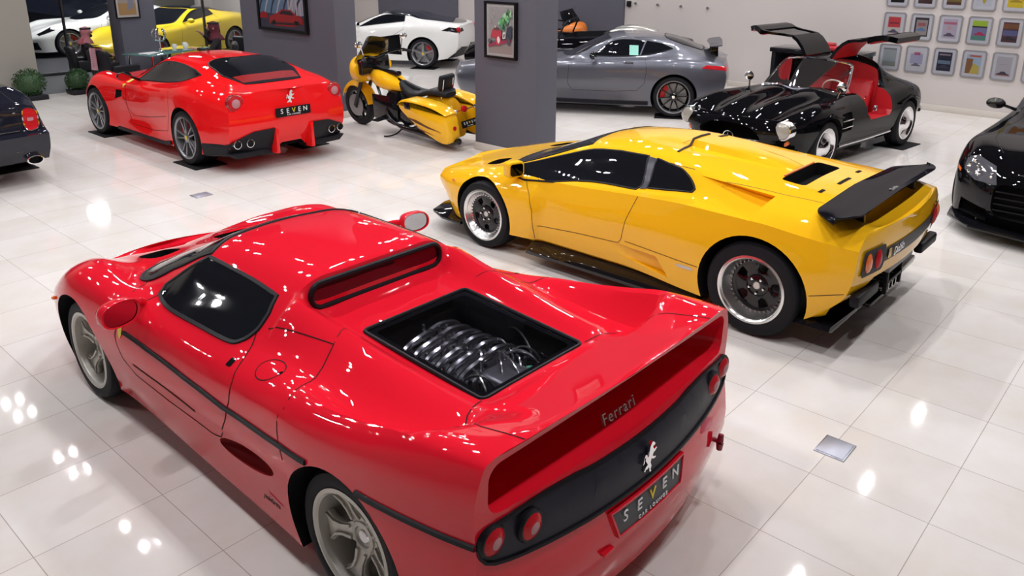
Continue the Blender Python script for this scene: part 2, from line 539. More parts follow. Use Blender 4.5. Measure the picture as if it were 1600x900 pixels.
# ------------------------------------------------------------------ the red supercar in front
def curve_y(rows): return [tuple(r) for r in rows]
def rim_star(Rr, W):
    b = bmesh.new()
    lathe(b, [(Rr+.012, -.004), (Rr+.012, .004), (Rr-.006, .006), (Rr-.016, -.004), (Rr-.020, -.03), (Rr-.030, -.10), (Rr-.05, -W+.03)], 64, 'x')
    out = [(.045, -.050), (.075, -.048), (.10, -.036), (.135, -.032), (.165, -.040), (Rr-.05, -.064), (Rr-.024, -.082), (Rr-.024, .082), (Rr-.05, .064), (.165, .040), (.135, .032), (.10, .036), (.075, .048), (.045, .050)]
    spoke(b, out, 5, -.115, -.085, .3, .008, .20)
    rib = [(.08, -.034), (.13, -.028), (.17, -.036), (Rr-.035, -.066), (Rr-.035, -.052), (.17, -.022), (.13, -.014), (.08, -.018)]
    spoke(b, rib, 5, -.088, -.074, .3, .003, .20); spoke(b, [(p, -q) for p, q in rib][::-1], 5, -.088, -.074, .3, .003, .20)
    lathe(b, [(.075, -.13), (.075, -.080), (.068, -.066), (.050, -.064), (.046, -.074), (.001, -.074)], 40, 'x')
    return b
def make_f50():
    car = empty('sports_car', 'red mid-engined supercar in the foreground with a clear engine cover and full-width rear wing', 'car', (2.51, 2.312, 0))
    C = [
     [(-.70,.80,.17),(0,.86,.15),(2.5,.86,.15),(3.30,.55,.17)],
     [(-.70,.87,.20),(-.3,.94,.17),(0,.975,.16),(.4,.935,.15),(1.2,.91,.15),(2.1,.885,.15),(2.35,.90,.15),(2.6,.945,.16),(3.05,.88,.16),(3.40,.58,.17)],
     [(-.735,.885,.36),(-.3,.965,.36),(0,.99,.36),(.4,.955,.32),(1.2,.925,.30),(2.1,.925,.30),(2.6,.98,.36),(3.1,.90,.32),(3.47,.58,.32)],
     [(-.70,.895,.70),(-.5,.94,.70),(-.2,.975,.69),(.19,.985,.677),(.5,.965,.645),(.9,.945,.615),(1.4,.937,.625),(1.75,.945,.645),(2.2,.972,.675),(2.6,.985,.67),(3.1,.905,.55),(3.50,.56,.42)],
     [(-.705,.885,.93),(-.36,.935,.915),(0,.955,.845),(.35,.945,.80),(.7,.91,.765),(1.2,.885,.745),(1.7,.89,.745),(2.2,.93,.785),(2.6,.935,.79),(3.1,.83,.64),(3.47,.50,.50)],
     [(-.71,.845,1.012),(-.36,.875,.990),(-.1,.88,.935),(.15,.875,.89),(.35,.86,.868),(.6,.83,.835),(1.0,.79,.815),(1.7,.79,.805),(2.2,.82,.825),(2.6,.78,.835),(3.1,.66,.70),(3.44,.42,.53)],
     [(-.725,.64,1.028),(-.55,.64,.992),(-.40,.66,.950),(-.345,.71,.815),(-.1,.735,.80),(.15,.745,.812),(.4,.73,.845),(.6,.72,.852),(1.0,.735,.845),(1.7,.765,.825),(2.0,.74,.825),(2.3,.68,.80),(2.6,.60,.775),(3.1,.50,.65),(3.46,.34,.52)],
     [(-.73,.46,1.03),(-.55,.46,.966),(-.32,.46,.880),(-.27,.455,.866),(0,.46,.884),(.3,.48,.925),(.6,.50,.972),(.9,.515,1.022),(1.1,.515,1.032),(1.5,.512,1.040),(1.72,.505,1.045),(1.95,.57,.945),(2.2,.62,.845),(2.4,.585,.785),(2.7,.50,.735),(3.1,.40,.645),(3.46,.28,.52)],
     [(-.732,.36,1.03),(-.55,.36,.962),(-.30,.36,.872),(-.21,.36,.840),(.2,.365,.858),(.6,.37,.893),(.88,.40,.935),(.925,.40,1.082),(1.1,.41,1.090),(1.5,.41,1.093),(1.76,.40,1.083),(2.0,.42,.985),(2.35,.46,.835),(2.55,.42,.755),(3.1,.28,.635),(3.48,.20,.51)],
     [(-.735,.18,1.03),(-.55,.18,.961),(-.30,.18,.869),(-.21,.18,.838),(.2,.18,.858),(.6,.18,.893),(.88,.2,.935),(.93,.20,1.094),(1.1,.2,1.108),(1.5,.2,1.115),(1.80,.2,1.095),(2.1,.2,.975),(2.45,.2,.830),(2.62,.18,.755),(3.1,.14,.63),(3.50,.1,.50)],
     [(-.735,0,1.03),(-.55,0,.961),(-.30,0,.868),(-.21,0,.838),(.2,0,.856),(.6,0,.890),(.88,0,.935),(.93,0,1.096),(1.1,0,1.112),(1.5,0,1.12),(1.82,0,1.098),(2.1,0,.985),(2.48,0,.83),(2.64,0,.755),(3.1,0,.625),(3.50,0,.50)],
    ]
    st = sorted(set([round(v, 4) for v in frange(-.735, -.2, .05)+frange(-.2, .84, .06)+[.87,.885,.9,.912,.925,.94]+frange(.97, 2.65, .06)+frange(2.7, 3.5, .06)]))
    def rb(z): return .015+(.105 if z < .72 else .105*max(0, 1-(z-.72)/.12))
    bm = body_surface(C, st, 4, sharp=(1,), rear_bulge=rb, front_bulge=lambda z: .10, ncap=24)
    cutters = []
    for s in (-1, 1):
        for y, r in ((0, .372), (2.57, .355)):
            cutters.append((cyl_cut(s*.58, s*1.2, y, .335, r), WELL))
    # under the wing
    b = bmesh.new()
    secs = []
    for y, xs, zb, zt in ((-1.0, .850, .790, 1.010), (-.74, .846, .790, 1.006), (-.62, .81, .795, .955), (-.50, .74, .80, .910), (-.40, .60, .805, .865), (-.34, .40, .808, .838)):
        secs.append([(x, y, z) for x, z in rrect(-xs, zb, xs, zt, min(.06, (zt-zb)*.45), 5)])
    rings = [[b.verts.new(p) for p in s] for s in secs]
    for A, B in zip(rings[:-1], rings[1:]):
        for i in range(len(A)): b.faces.new((A[i], A[(i+1) % len(A)], B[(i+1) % len(A)], B[i]))
    b.faces.new(rings[0]); b.faces.new(rings[-1][::-1]); bmesh.ops.recalc_face_normals(b, faces=b.faces)
    cutters.append((b, RED))
    cutters.append((prism_cut(rrect(-.352, -.212, .352, .602, .03), .50, 1.2, 'z'), WELL))      # engine bay
    for s in (-1, 1):   # low intake ahead of the rear wheel
        b = bmesh.new(); sphere(b, (0, 0, 0), (.11, .27, .058), 24, 14, Matrix.Rotation(-.10, 4, 'X'))
        for v in b.verts: v.co += Vector((s*.958, .73, .435-.02*(v.co.y/.27)))
        cutters.append((b, mat('intake_red', (.30, .004, .008), .4)))
        b = bmesh.new(); prism(b, spline2([(s*.16, 2.86), (s*.36, 2.80), (s*.42, 2.92), (s*.34, 3.02), (s*.18, 3.05)], 4), .52, .9, 'z')
        cutters.append((b, WELL))
    bm, ml = cut(bm, [RED], cutters)
    sk = Skin(bm)
    body = build('body', bm, ml, car, 30)
    # glass
    def glass(name, jobs, m=TINT, border=.016, rim=True):
        g = bmesh.new(); r = bmesh.new()
        for poly, side in jobs:
            sk.patch(g, poly, side, .006, .035)
            c = Vector((sum(p[0] for p in poly)/len(poly), sum(p[1] for p in poly)/len(poly)))
            sk.line(r, poly, side, .026, .002, .03, closed=True, height=.007)
        o = build(name, g, m, car, 40)
        build('window_seal', r, TRIM, o, 40)
        return o
    wl = spline2([(1.72,1.035),(1.5,1.032),(1.25,1.026),(1.03,1.012)], 4, False)+spline2([(1.0,.95),(1.0,.885),(1.04,.84),(1.12,.822),(1.4,.815),(1.7,.812),(1.9,.83)], 4, False)+[(1.93,.86), (1.83,.95)]
    glass('side_window', [(wl, 'L')]); glass('side_window', [(wl, 'R')])
    ws = spline2([(-.50,1.735),(-.3,1.80),(0,1.825),(.3,1.80),(.50,1.735)], 4, False)+spline2([(.60,1.99),(.69,2.15),(.66,2.30),(.45,2.49),(0,2.60),(-.45,2.49),(-.66,2.30),(-.69,2.15),(-.60,1.99)], 4, False)
    glass('windshield', [(ws, 'T')])
    rw = rrect(-.40, .955, .40, 1.052, .045, 5)
    # rear window sits in the step behind the roof
    g = bmesh.new(); sk.patch(g, rw, 'B', .004, .05, skip=0)
    g.free()
    g = bmesh.new(); prism(g, rrect(-.435, .940, .435, 1.070, .060, 6), .895, .915, 'y'); o = build('rear_window', g, mat('dark_red_glass', (.05, .004, .008), .04, spec=.7), car)
    g = bmesh.new(); P = [(a, .892, c) for a, c in rrect(-.435, .940, .435, 1.070, .060, 6)]; tube(g, P, .016, 8, closed=True); build('window_seal', g, TRIM, o)
    # black stripe right round the flanks
    g = bmesh.new()
    for s in ('L', 'R'):
        sk.line(g, [(1.93,.662),(1.667,.642),(1.3,.622),(.9,.615),(.5,.645),(.36,.662),(.13,.682)], s, .024, .002, .04, height=.008)
        sk.line(g, [(-.14,.692),(-.3,.697),(-.5,.70),(-.70,.70)], s, .026, .002, .04, height=.008)
    build('side_stripe', g, TRIM, car)
    # seams
    g = bmesh.new()
    for s in ('L', 'R'):
        sk.line(g, [(1.0,.885),(.93,.82),(.87,.75),(.86,.66),(.89,.55),(.93,.49)], s, .007)
        sk.line(g, [(1.9,.83),(1.99,.72),(2.02,.62),(1.97,.50),(1.85,.43),(1.5,.405),(1.05,.405),(.96,.43),(.93,.47)], s, .006)
        sk.line(g, [(.36,.60),(.40,.68),(.42,.78)], s, .006)
        sk.line(g, [(1.85,.50),(1.2,.47)], s, .010)  # no seam: shade of the low door crease drawn as a dark line
    for q in (-1, 1):
        sk.line(g, [(q*.93,.40),(q*.85,.42),(q*.72,.46),(q*.575,.52)], 'T', .006)
        sk.line(g, [(q*.575,.52),(q*.61,.70),(q*.655,.94)], 'T', .006); sk.line(g, [(q*.575,.52),(q*.50,.56),(q*.44,.60)], 'T', .004)
        sk.line(g, [(q*.36,-.215),(q*.50,-.27),(q*.62,-.36),(q*.66,-.50),(q*.66,-.72)], 'T', .006)
        sk.line(g, [(q*.82,2.07),(q*.69,2.15)], 'T', .006)
        c = [(q*.80+.062*math.cos(a), .70+.085*math.sin(a)) for a in [2*PI*k/28 for k in range(28)]]
        sk.line(g, c, 'T', .005, closed=True)
    build('panel_seam', g, GAP, car)
    g = bmesh.new()
    for q in (-1, 1):
        sk.patch(g, rrect(q*.80-.012, .612, q*.80+.012, .628, .004), 'T', .003, .02)
        sk.patch(g, rrect(q*.845-.02, .955, q*.845+.02, .995, .005), 'T', .003, .02)
    build('door_latch', g, GLOSSB, car)
    # engine bay
    eng = bmesh.new(); box(eng, (-.34, -.20, .52), (.34, .59, .56), .01)
    eo = build('engine', eng, mat('engine_black', (.02, .02, .024), .5), car)
    e = bmesh.new()
    box(e, (-.17, .05, .56), (.17, .52, .74), .03, 3); box(e, (-.11, -.14, .60), (.10, .06, .77), .02, 3)
    build('engine_block', e, mat('engine_grey', (.16, .16, .18), .3, .7), eo)
    e = bmesh.new()
    for k in range(6):
        y = .08+.08*k
        tube(e, spline2([(-.27, y, .64), (-.20, y, .76), (-.08, y, .80), (.02, y+.02, .79)], 5, False), .020, 8)
        tube(e, spline2([(.27, y+.03, .64), (.20, y+.03, .76), (.08, y+.03, .80), (-.02, y+.02, .79)], 5, False), .020, 8)
    build('intake_runner', e, mat('runner_alloy', (.22, .22, .24), .2, .9), eo)
    e = bmesh.new(); rnd = random.Random(3)
    for k in range(80):
        x, y = rnd.uniform(-.30, .30), rnd.uniform(-.16, .56)
        z = .80 if abs(x) < .1 and y > .05 else .74 if abs(x) < .2 else .66
        lathe(e, [(.0105, z-.05), (.0105, z+.012), (.006, z+.018), (.001, z+.018)], 8, 'z', Matrix.Translation((x, y, 0)))
    for k in range(12):
        x0, y0 = rnd.uniform(-.3, .3), rnd.uniform(-.15, .1); x1, y1 = x0+rnd.uniform(-.15, .15), y0+rnd.uniform(.12, .3)
        tube(e, spline2([(x0, y0, .62), (x0, y0, .75), ((x0+x1)/2, (y0+y1)/2, .80), (x1, y1, .74), (x1, y1, .62)], 5, False), .006, 6)
    lathe(e, [(.034, .70), (.034, .775), (.026, .782), (.001, .782)], 20, 'z', Matrix.Translation((.13, -.155, 0)))
    build('engine_fitting', e, mat('bright_steel', (.62, .62, .64), .18, .95), eo)
    e = bmesh.new()
    for x in (.20, .245, .29): tube(e, [(x, -.17, .72), (x+.01, .02, .73)], .012, 6)
    build('coolant_pipe', e, GLOSSB, eo)
    e = bmesh.new(); lathe(e, [(.022, .73), (.022, .765), (.001, .768)], 16, 'z', Matrix.Translation((.10, -.09, 0))); build('filler_cap', e, mat('green_cap', (.05, .25, .16), .4), eo)
    def deckz(y): return .893+(y-.6)*((.893-.838)/.81)
    g = bmesh.new()
    R = rrect(-.350, -.210, .350, .600, .028)
    n0 = [g.verts.new((a, b, deckz(b)-.002)) for a, b in R]; g.faces.new(n0)
    gl = build('engine_cover', g, thin_glass('clear_cover', (.88, .88, .92), 1.35), car)
    g = bmesh.new(); tube(g, [(a, b, deckz(b)+.001) for a, b in R], .010, 6, closed=True)
    build('cover_seal', g, TRIM, gl)
    g = bmesh.new()
    inner = rrect(-.305, -.170, .305, .560, .028)
    vo = [g.verts.new((a, b, deckz(b)-.006)) for a, b in R]; vi = [g.verts.new((a, b, deckz(b)-.006)) for a, b in inner]
    for i in range(len(R)): g.faces.new((vo[i], vo[(i+1) % len(R)], vi[(i+1) % len(R)], vi[i]))
    build('cover_border', g, GLOSSB, gl)
    # rear panel
    top = spline2([(-.85,.755),(-.62,.772),(-.42,.770),(-.30,.762),(0,.758),(.30,.762),(.42,.770),(.62,.772),(.85,.755)], 4, False)
    bot = spline2([(.888,.69),(.83,.615),(.5,.587),(0,.578),(-.5,.587),(-.83,.615),(-.888,.69)], 4, False)
    g = bmesh.new(); sk.patch(g, top+bot, 'B', .004, .05); po = build('rear_panel', g, PANEL, car)
    g = bmesh.new(); sk.line(g, top+bot, 'B', .016, .003, .04, closed=True, height=.010); build('panel_seal', g, TRIM, po)
    for q in (-1, 1):
        for x, z in ((.828, .702), (.668, .690)):
            p = sk.pt(q*x, z, 'B', 0); 
            g = bmesh.new(); lathe(g, [(.066, .03), (.066, -.004), (.060, -.012), (.052, -.012), (.050, -.008)], 36, 'y', Matrix.Translation(p))
            lo = build('tail_light', g, TRIM, car)
            g = bmesh.new(); lathe(g, [(.054, .01), (.052, -.012), (.040, -.022), (.024, -.027)], 36, 'y', Matrix.Translation(p)); build('light_lens', g, LENS, lo)
            g = bmesh.new(); lathe(g, [(.024, -.0265), (.015, -.030), (.001, -.031)], 30, 'y', Matrix.Translation(p)); build('light_centre', g, LENSC, lo)
    # plate
    def onrear(p):
        h = sk.pt(p.x, p.z, 'B', .012); return Vector((p.x, (h.y if h else p.y)-(p.y-0), p.z))
    g = bmesh.new(); P = [(-.275,.545),(.275,.545),(.235,.425),(-.235,.425)]; sk.patch(g, P, 'B', .010, .06)
    pl = build('licence_plate', g, mat('plate_slate', (.045, .05, .058), .5), car)
    g = bmesh.new(); sk.line(g, P, 'B', .014, .004, .04, closed=True, height=.012); build('plate_frame', g, RED, pl)
    for i, ch in enumerate('SEVEN'):
        x = -.19+.095*i; p = sk.pt(x, .497, 'B', .013)
        lettering(ch, .075, YELM if ch == 'V' else WHITEM, pl, p, (1, 0, 0), (0, 0, 1), .004)
    p = sk.pt(0, .446, 'B', .012); lettering('CAR LOUNGE', .026, WHITEM, pl, p, (1, 0, 0), (0, 0, 1), .003, 1.5)
    # script and horse
    p = sk.pt(0, .80, 'B', 0) or Vector((0, -.66, .80))
    lettering('Ferrari', .066, mat('bright_script', (.72, .70, .70), .25, .4), car, (0, -.665, .815), (1, 0, 0), (0, .5, .85), .012, 1.25, name='chrome_script', shear=.2)
    horse = [(.0,.10),(.010,.108),(.022,.100),(.034,.086),(.030,.078),(.016,.080),(.018,.062),(.030,.052),(.046,.058),(.052,.050),(.034,.036),(.022,.034),(.016,.018),(.030,.006),(.046,.002),(.044,-.008),(.024,-.006),(.006,.006),(.0,-.016),(.010,-.040),(.004,-.062),(.012,-.074),(-.004,-.074),(-.008,-.050),(-.012,-.036),(-.026,-.044),(-.040,-.040),(-.044,-.052),(-.056,-.044),(-.040,-.024),(-.024,-.018),(-.034,0.0),(-.046,.016),(-.044,.040),(-.056,.034),(-.054,.010),(-.066,.0),(-.060,.030),(-.050,.056),(-.036,.050),(-.028,.028),(-.018,.034),(-.014,.060),(-.010,.084)]
    p = sk.pt(0, .655, 'B', .010); g = bmesh.new(); prism(g, [(p.x+a*.85, p.z+c*.78) for a, c in horse], p.y-.006, p.y+.006, 'y'); build('horse_emblem', g, CHROME, car)
    # bumper details
    g = bmesh.new(); p = sk.pt(.69, .385, 'B'); tube(g, [(p.x, p.y+.02, p.z), (p.x+.005, p.y-.03, p.z-.004)], .012, 10); tube(g, [(p.x+.003, p.y-.03, p.z-.045), (p.x+.005, p.y-.03, p.z-.01)], [.014, .019], 12); tube(g, [(p.x+.005, p.y-.03, p.z+.0), (p.x+.012, p.y-.03, p.z+.035)], [.017, .013], 12); build('tow_hook', g, mat('dark_red_hook', (.22, .004, .02), .3), car)
    g = bmesh.new(); p = sk.pt(-.30, .40, 'B'); box(g, (p.x-.035, p.y-.02, .385), (p.x+.035, p.y+.03, .40), .006); build('plate_tab', g, RED, car)
    # side badge
    g = bmesh.new()
    for s in ('L', 'R'): sk.patch(g, [(1.985,.70),(1.945,.70),(1.948,.64),(1.965,.615),(1.982,.64)], s, .004, .02)
    build('shield_badge', g, mat('badge_yellow', (.75, .60, .05), .35), car)
    lettering('pininfarina', .032, GAPG, car, (-.957, .52, .30), (0, -1, 0), (.1, 0, 1), .002)
    # mirrors
    for q in (-1, 1):
        m = bmesh.new(); Mx = Matrix.Translation((q*1.02, 1.80, .845)) @ Matrix.Rotation(q*-.15, 4, 'Z')
        prof = spline2([(-.105, 0), (-.09, .055), (-.02, .075), (.07, .065), (.11, .02), (.10, -.04), (.03, -.068), (-.07, -.055)], 4)
        rings = []
        for d, sc in ((-.045, .86), (-.05, .97), (-.035, 1.0), (.0, .97), (.035, .82), (.06, .5), (.068, .15)):
            rings.append([m.verts.new(Mx @ Vector((q*a*sc, d, c*sc))) for a, c in prof])
        for A, B in zip(rings[:-1], rings[1:]):
            for i in range(len(A)): m.faces.new((A[i], A[(i+1) % len(A)], B[(i+1) % len(A)], B[i]))
        m.faces.new(rings[-1]); bmesh.ops.recalc_face_normals(m, faces=m.faces)
        mo = build('door_mirror', m, RED, car, 50)
        m = bmesh.new(); m.faces.new([m.verts.new(Mx @ Vector((q*a*.88, -.040, c*.88))) for a, c in prof]); build('mirror_glass', m, mat('mirror_silver', (.5, .5, .52), .03, 1), mo)
        m = bmesh.new(); tube(m, spline2([(q*.955, 1.83, .84), (q*.90, 1.86, .845), (q*.85, 1.90, .825), (q*.835, 1.92, .79)], 4, False), [.022]*9+[.022, .024, .028, .034], 10); build('mirror_stalk', m, RED, mo)
    for q in (-1, 1):
        w1 = add_wheel(car, q*.930, 2.57, .318, .232, .25, q, rim_star, rim_mat=ALLOYG, dx=.05); hub_cap(w1, q*.857, 2.57, .318, q, .034, CHROME)
        w2 = add_wheel(car, q*.922, 0, .332, .238, .335, q, rim_star, rim_mat=ALLOYG, phase=.5, dx=.05); hub_cap(w2, q*.849, 0, .332, q, .034, CHROME)
    # side marker
    for q in (-1, 1):
        g = bmesh.new(); sphere(g, (q*.95, 2.98, .55), (.012, .018, .012)); build('side_marker', g, AMBER, car)
    return car
make_f50()
# ------------------------------------------------------------------ shared car helpers
class Car:
    def __init__(s, root, bm, ml, body_name='body'):
        s.root = root; s.sk = Skin(bm); s.body = build(body_name, bm, ml, root, 30)
    def patch(s, name, m, jobs, off=.006, step=.04, par=None, seal=None, sw=.022, sh=.006):
        g = bmesh.new(); r = bmesh.new()
        for poly, side in jobs:
            s.sk.patch(g, poly, side, off, step)
            if seal: s.sk.line(r, poly, side, sw, .002, .04, closed=True, height=sh)
        o = build(name, g, m, par or s.root, 40)
        if seal: build('window_seal', r, seal, o, 40)
        else: r.free()
        return o
    def both(s, name, m, poly, **k):
        return [s.patch(name, m, [(poly, q)], **k) for q in ('L', 'R')]
    def lines(s, name, m, jobs, par=None):
        """jobs: (points, side, width[, height])"""
        g = bmesh.new()
        for j in jobs: s.sk.line(g, j[0], j[1], j[2], .0015, .03, height=j[3] if len(j) > 3 else 0)
        return build(name, g, m, par or s.root, 40)
    def seams(s, left_lines, m, top=(), w=.006):
        g = bmesh.new()
        for L in left_lines:
            for q in ('L', 'R'): s.sk.line(g, L, q, w)
        for L in top: s.sk.line(g, L, 'T', w); s.sk.line(g, mirror_poly(L), 'T', w)
        return build('panel_seam', g, m, s.root, 40)
def wedge_cut(front, rear):
    """a scoop: hull of two quads"""
    b = bmesh.new(); vs = [b.verts.new(p) for p in list(front)+list(rear)]
    bmesh.ops.convex_hull(b, input=vs); bmesh.ops.recalc_face_normals(b, faces=b.faces); return b
def arches(cuts, spec, x0=.56, x1=1.25):
    for y, z, r in spec:
        for s in (-1, 1): cuts.append((cyl_cut(s*x0, s*x1, y, z, r), WELL))
def lathe_at(p, prof, m, name, par, n=28, axis='y', tilt=None):
    g = bmesh.new(); M = Matrix.Translation(p)
    if tilt is not None: M = M @ tilt
    lathe(g, prof, n, axis, M); return build(name, g, m, par)
def mirror_pod(car, c, size, m, stalk, s, gm=None, dark=False):
    g = bmesh.new(); vs = sphere(g, (0, 0, 0), (size[0], size[1], size[2]), 20, 12)
    for v in vs:
        if v.co.y < -size[1]*.35: v.co.y = -size[1]*.35
        v.co += Vector(c)
    o = build('door_mirror', g, m, car, 40)
    g = bmesh.new(); lathe(g, [(.001, 0), (.85, 0), (.9, .01)], 24, 'y')
    for v in g.verts: v.co = Vector((v.co.x*size[0], -size[1]*.35-.003, v.co.z*size[2]))+Vector(c)
    build('mirror_glass', g, mat('mirror_silver', (.7, .7, .72), .03, 1), o)
    g = bmesh.new(); tube(g, stalk, .018, 8); build('mirror_stalk', g, GLOSSB if dark else m, o)
    return o
# ------------------------------------------------------------------ yellow wedge supercar
def rim_holes(deep):
    def f(Rr, W):
        b = bmesh.new()
        lathe(b, [(Rr+.012, -.004), (Rr+.012, .004), (Rr-.004, .007), (Rr-.014, 0), (Rr-.020, -.012), (Rr-.022, -.03*deep), (Rr-.034, -.05*deep), (Rr-.040, -.075*deep), (Rr-.052, -.09*deep), (Rr-.056, -.11*deep-.01), (Rr-.058, -W+.03)], 64, 'x')
        out = [('rim', b, mat('polished_alloy', (.78, .78, .77), .2, .95))]
        R2 = Rr-.055; c = bmesh.new(); zf = -.09*deep
        # face with five round openings: ring, hub and webs
        lathe(c, [(R2, zf-.03), (R2, zf), (R2-.02, zf-.004), (R2-.028, zf-.02)], 56, 'x')
        web = [(.05, -.060), (.085, -.058), (.11, -.046), (R2-.05, -.060), (R2-.012, -.085), (R2-.012, .085), (R2-.05, .060), (.11, .046), (.085, .058), (.05, .060)]
        spoke(c, web, 5, zf-.028, zf-.008, .31, .006, .02)
        lathe(c, [(.085, zf-.035), (.085, zf-.004), (.076, zf+.002), (.03, zf+.004), (.001, zf+.004)], 36, 'x')
        out.append(('wheel_centre', c, GLOSSB))
        d = bmesh.new()
        for k in range(5):
            a = 2*PI*k/5+.6; lathe(d, [(.011, zf), (.011, zf+.014), (.007, zf+.018), (.001, zf+.018)], 8, 'x', Matrix.Translation((0, .058*math.cos(a), .058*math.sin(a))))
        for k in range(36):
            a = 2*PI*k/36; lathe(d, [(.0045, zf-.01), (.0045, zf+.014), (.001, zf+.016)], 6, 'x', Matrix.Translation((0, (R2+.004)*math.cos(a), (R2+.004)*math.sin(a))))
        out.append(('wheel_bolts', d, CHROME))
        return out
    return f
def make_diablo():
    car = empty('sports_car', 'bright yellow wedge-shaped supercar with a black wing behind the red one', 'car', (6.07, 2.263, 0))
    WB = 2.685
    C = [
     [(-.50,.78,.22),(0,.84,.17),(2.7,.84,.16),(3.173,.62,.20)],
     [(-.52,.93,.335),(-.30,.985,.21),(0,1.0,.18),(.45,.985,.20),(1.2,.93,.235),(2.0,.925,.235),(2.12,.965,.225),(2.7,.975,.20),(3.064,.90,.20),(3.364,.70,.21)],
     [(-.64,.92,.47),(-.3,1.0,.42),(0,1.02,.40),(.5,1.005,.40),(.75,.985,.40),(1.2,.955,.40),(2.0,.945,.38),(2.08,.985,.38),(2.72,.995,.38),(3.105,.925,.37),(3.445,.72,.36)],
     [(-.68,.925,.64),(-.3,1.0,.66),(0,1.02,.68),(.5,1.01,.67),(1.2,.97,.63),(2.0,.945,.60),(2.10,.985,.60),(2.72,.99,.60),(3.105,.925,.55),(3.493,.74,.51)],
     [(-.685,.90,.80),(-.3,.975,.845),(0,.995,.875),(.5,.975,.875),(1.0,.935,.845),(1.6,.905,.795),(2.2,.895,.762),(2.7,.915,.705),(3.105,.84,.645),(3.486,.68,.575)],
     [(-.685,.80,.885),(-.3,.87,.925),(0,.885,.935),(.4,.85,.918),(.65,.80,.875),(1.15,.805,.842),(1.7,.815,.805),(2.3,.81,.785),(2.55,.80,.772),(2.8,.785,.725),(3.173,.68,.662),(3.459,.52,.60)],
     [(-.69,.70,.905),(-.5,.70,.935),(-.3,.70,.965),(0,.69,.99),(.4,.63,1.025),(.8,.575,1.065),(1.2,.535,1.092),(1.75,.525,1.055),(2.1,.60,.935),(2.5,.70,.795),(2.75,.62,.735),(3.173,.52,.665),(3.473,.38,.605)],
     [(-.69,.52,.885),(-.54,.52,.90),(-.42,.52,.975),(-.25,.52,.995),(0,.50,1.015),(.4,.48,1.05),(.85,.47,1.095),(1.2,.45,1.115),(1.72,.43,1.085),(2.1,.46,.975),(2.62,.52,.775),(3.173,.38,.665),(3.486,.28,.605)],
     [(-.69,.25,.865),(-.56,.25,.875),(-.42,.25,.98),(-.25,.25,1.005),(0,.24,1.025),(.5,.20,1.08),(1.0,.2,1.115),(1.4,.2,1.135),(1.76,.2,1.10),(2.2,.2,.955),(2.70,.25,.765),(3.173,.2,.665),(3.5,.15,.605)],
     [(-.69,0,.86),(-.56,0,.87),(-.42,0,.98),(-.25,0,1.01),(0,0,1.03),(.5,0,1.085),(1.0,0,1.12),(1.4,0,1.14),(1.78,0,1.105),(2.2,0,.96),(2.72,0,.765),(3.173,0,.665),(3.5,0,.605)],
    ]
    st = sorted(set([round(v, 4) for v in frange(-.69, -.3, .045)+frange(-.3, 2.0, .07)+[2.03, 2.06, 2.09, 2.12]+frange(2.16, 2.8, .07)+frange(2.84, 3.50, .05)]))
    bm = body_surface(C, st, 4, sharp=(1, 4), rear_bulge=lambda z: .085 if z > .5 else .085, front_bulge=lambda z: .10, ncap=22)
    cu = []
    arches(cu, [(0, .355, .415), (WB, .325, .36)], .60)
    D = mat('yellow_deep', (.62, .28, .006), .4)
    for s in (-1, 1):
        cu.append((wedge_cut([(s*.72,.72,1.07),(s*.95,.60,.90),(s*.82,.62,.88),(s*.64,.72,1.030)], [(s*.82,.0,1.08),(s*1.07,.05,.90),(s*.83,.08,.815),(s*.61,.02,.945)]), YEL))
        cu.append((wedge_cut([(s*1.1,1.28,.415),(s*.962,1.28,.415),(s*1.1,1.28,.34),(s*.962,1.28,.34)], [(s*1.1,.80,.41),(s*.90,.80,.41),(s*1.1,.68,.255),(s*.90,.68,.255)]), YEL))
        cu.append((prism_cut(spline2([(s*.36, 2.86), (s*.60, 2.80), (s*.62, 2.95), (s*.40, 3.0)], 4), .55, .9, 'z'), WELL))
    # lower rear opening, deck grille
    cu.append((prism_cut([(-.86,.10),(-.86,.40),(-.60,.545),(.60,.545),(.86,.40),(.86,.10)], -1.2, -.34, 'y'), WELL))
    cu.append((prism_cut(rrect(-.36, -.065, .36, .125, .04), .93, 1.3, 'z'), WELL))
    bm, ml = cut(bm, [YEL], cu)
    c = Car(car, bm, ml)
    win = [(2.43,.80),(2.30,.745)]+spline2([(2.22,.738),(1.86,.785),(1.53,.828),(1.13,.846)], 4, False)+spline2([(1.10,.87),(1.14,1.0),(1.17,1.072)], 3, False)+spline2([(1.45,1.065),(1.72,1.035),(1.95,.965),(2.25,.862),(2.43,.805)], 4, False)[:-1]
    c.both('side_window', TINT, win, seal=TRIM, sw=.018)
    q = spline2([(1.04,.868),(.80,.89),(.655,.905)], 4, False)+spline2([(.64,.93),(.72,.99),(.82,1.033),(.95,1.05),(1.08,1.068)], 4, False)
    c.both('quarter_window', TINT, q, seal=TRIM, sw=.016)
    c.both('window_pillar', mat('grey_pillar', (.10, .10, .12), .25, .6), [(1.10,.855),(1.045,.862),(1.085,1.066),(1.16,1.070)])
    ws = spline2([(-.49,1.80),(-.25,1.86),(0,1.87),(.25,1.86),(.49,1.80)], 4, False)+spline2([(.57,2.08),(.67,2.40),(.60,2.58),(.30,2.70),(0,2.73),(-.30,2.70),(-.60,2.58),(-.67,2.40),(-.57,2.08)], 4, False)
    c.patch('windshield', TINT, [(ws, 'T')], seal=TRIM)
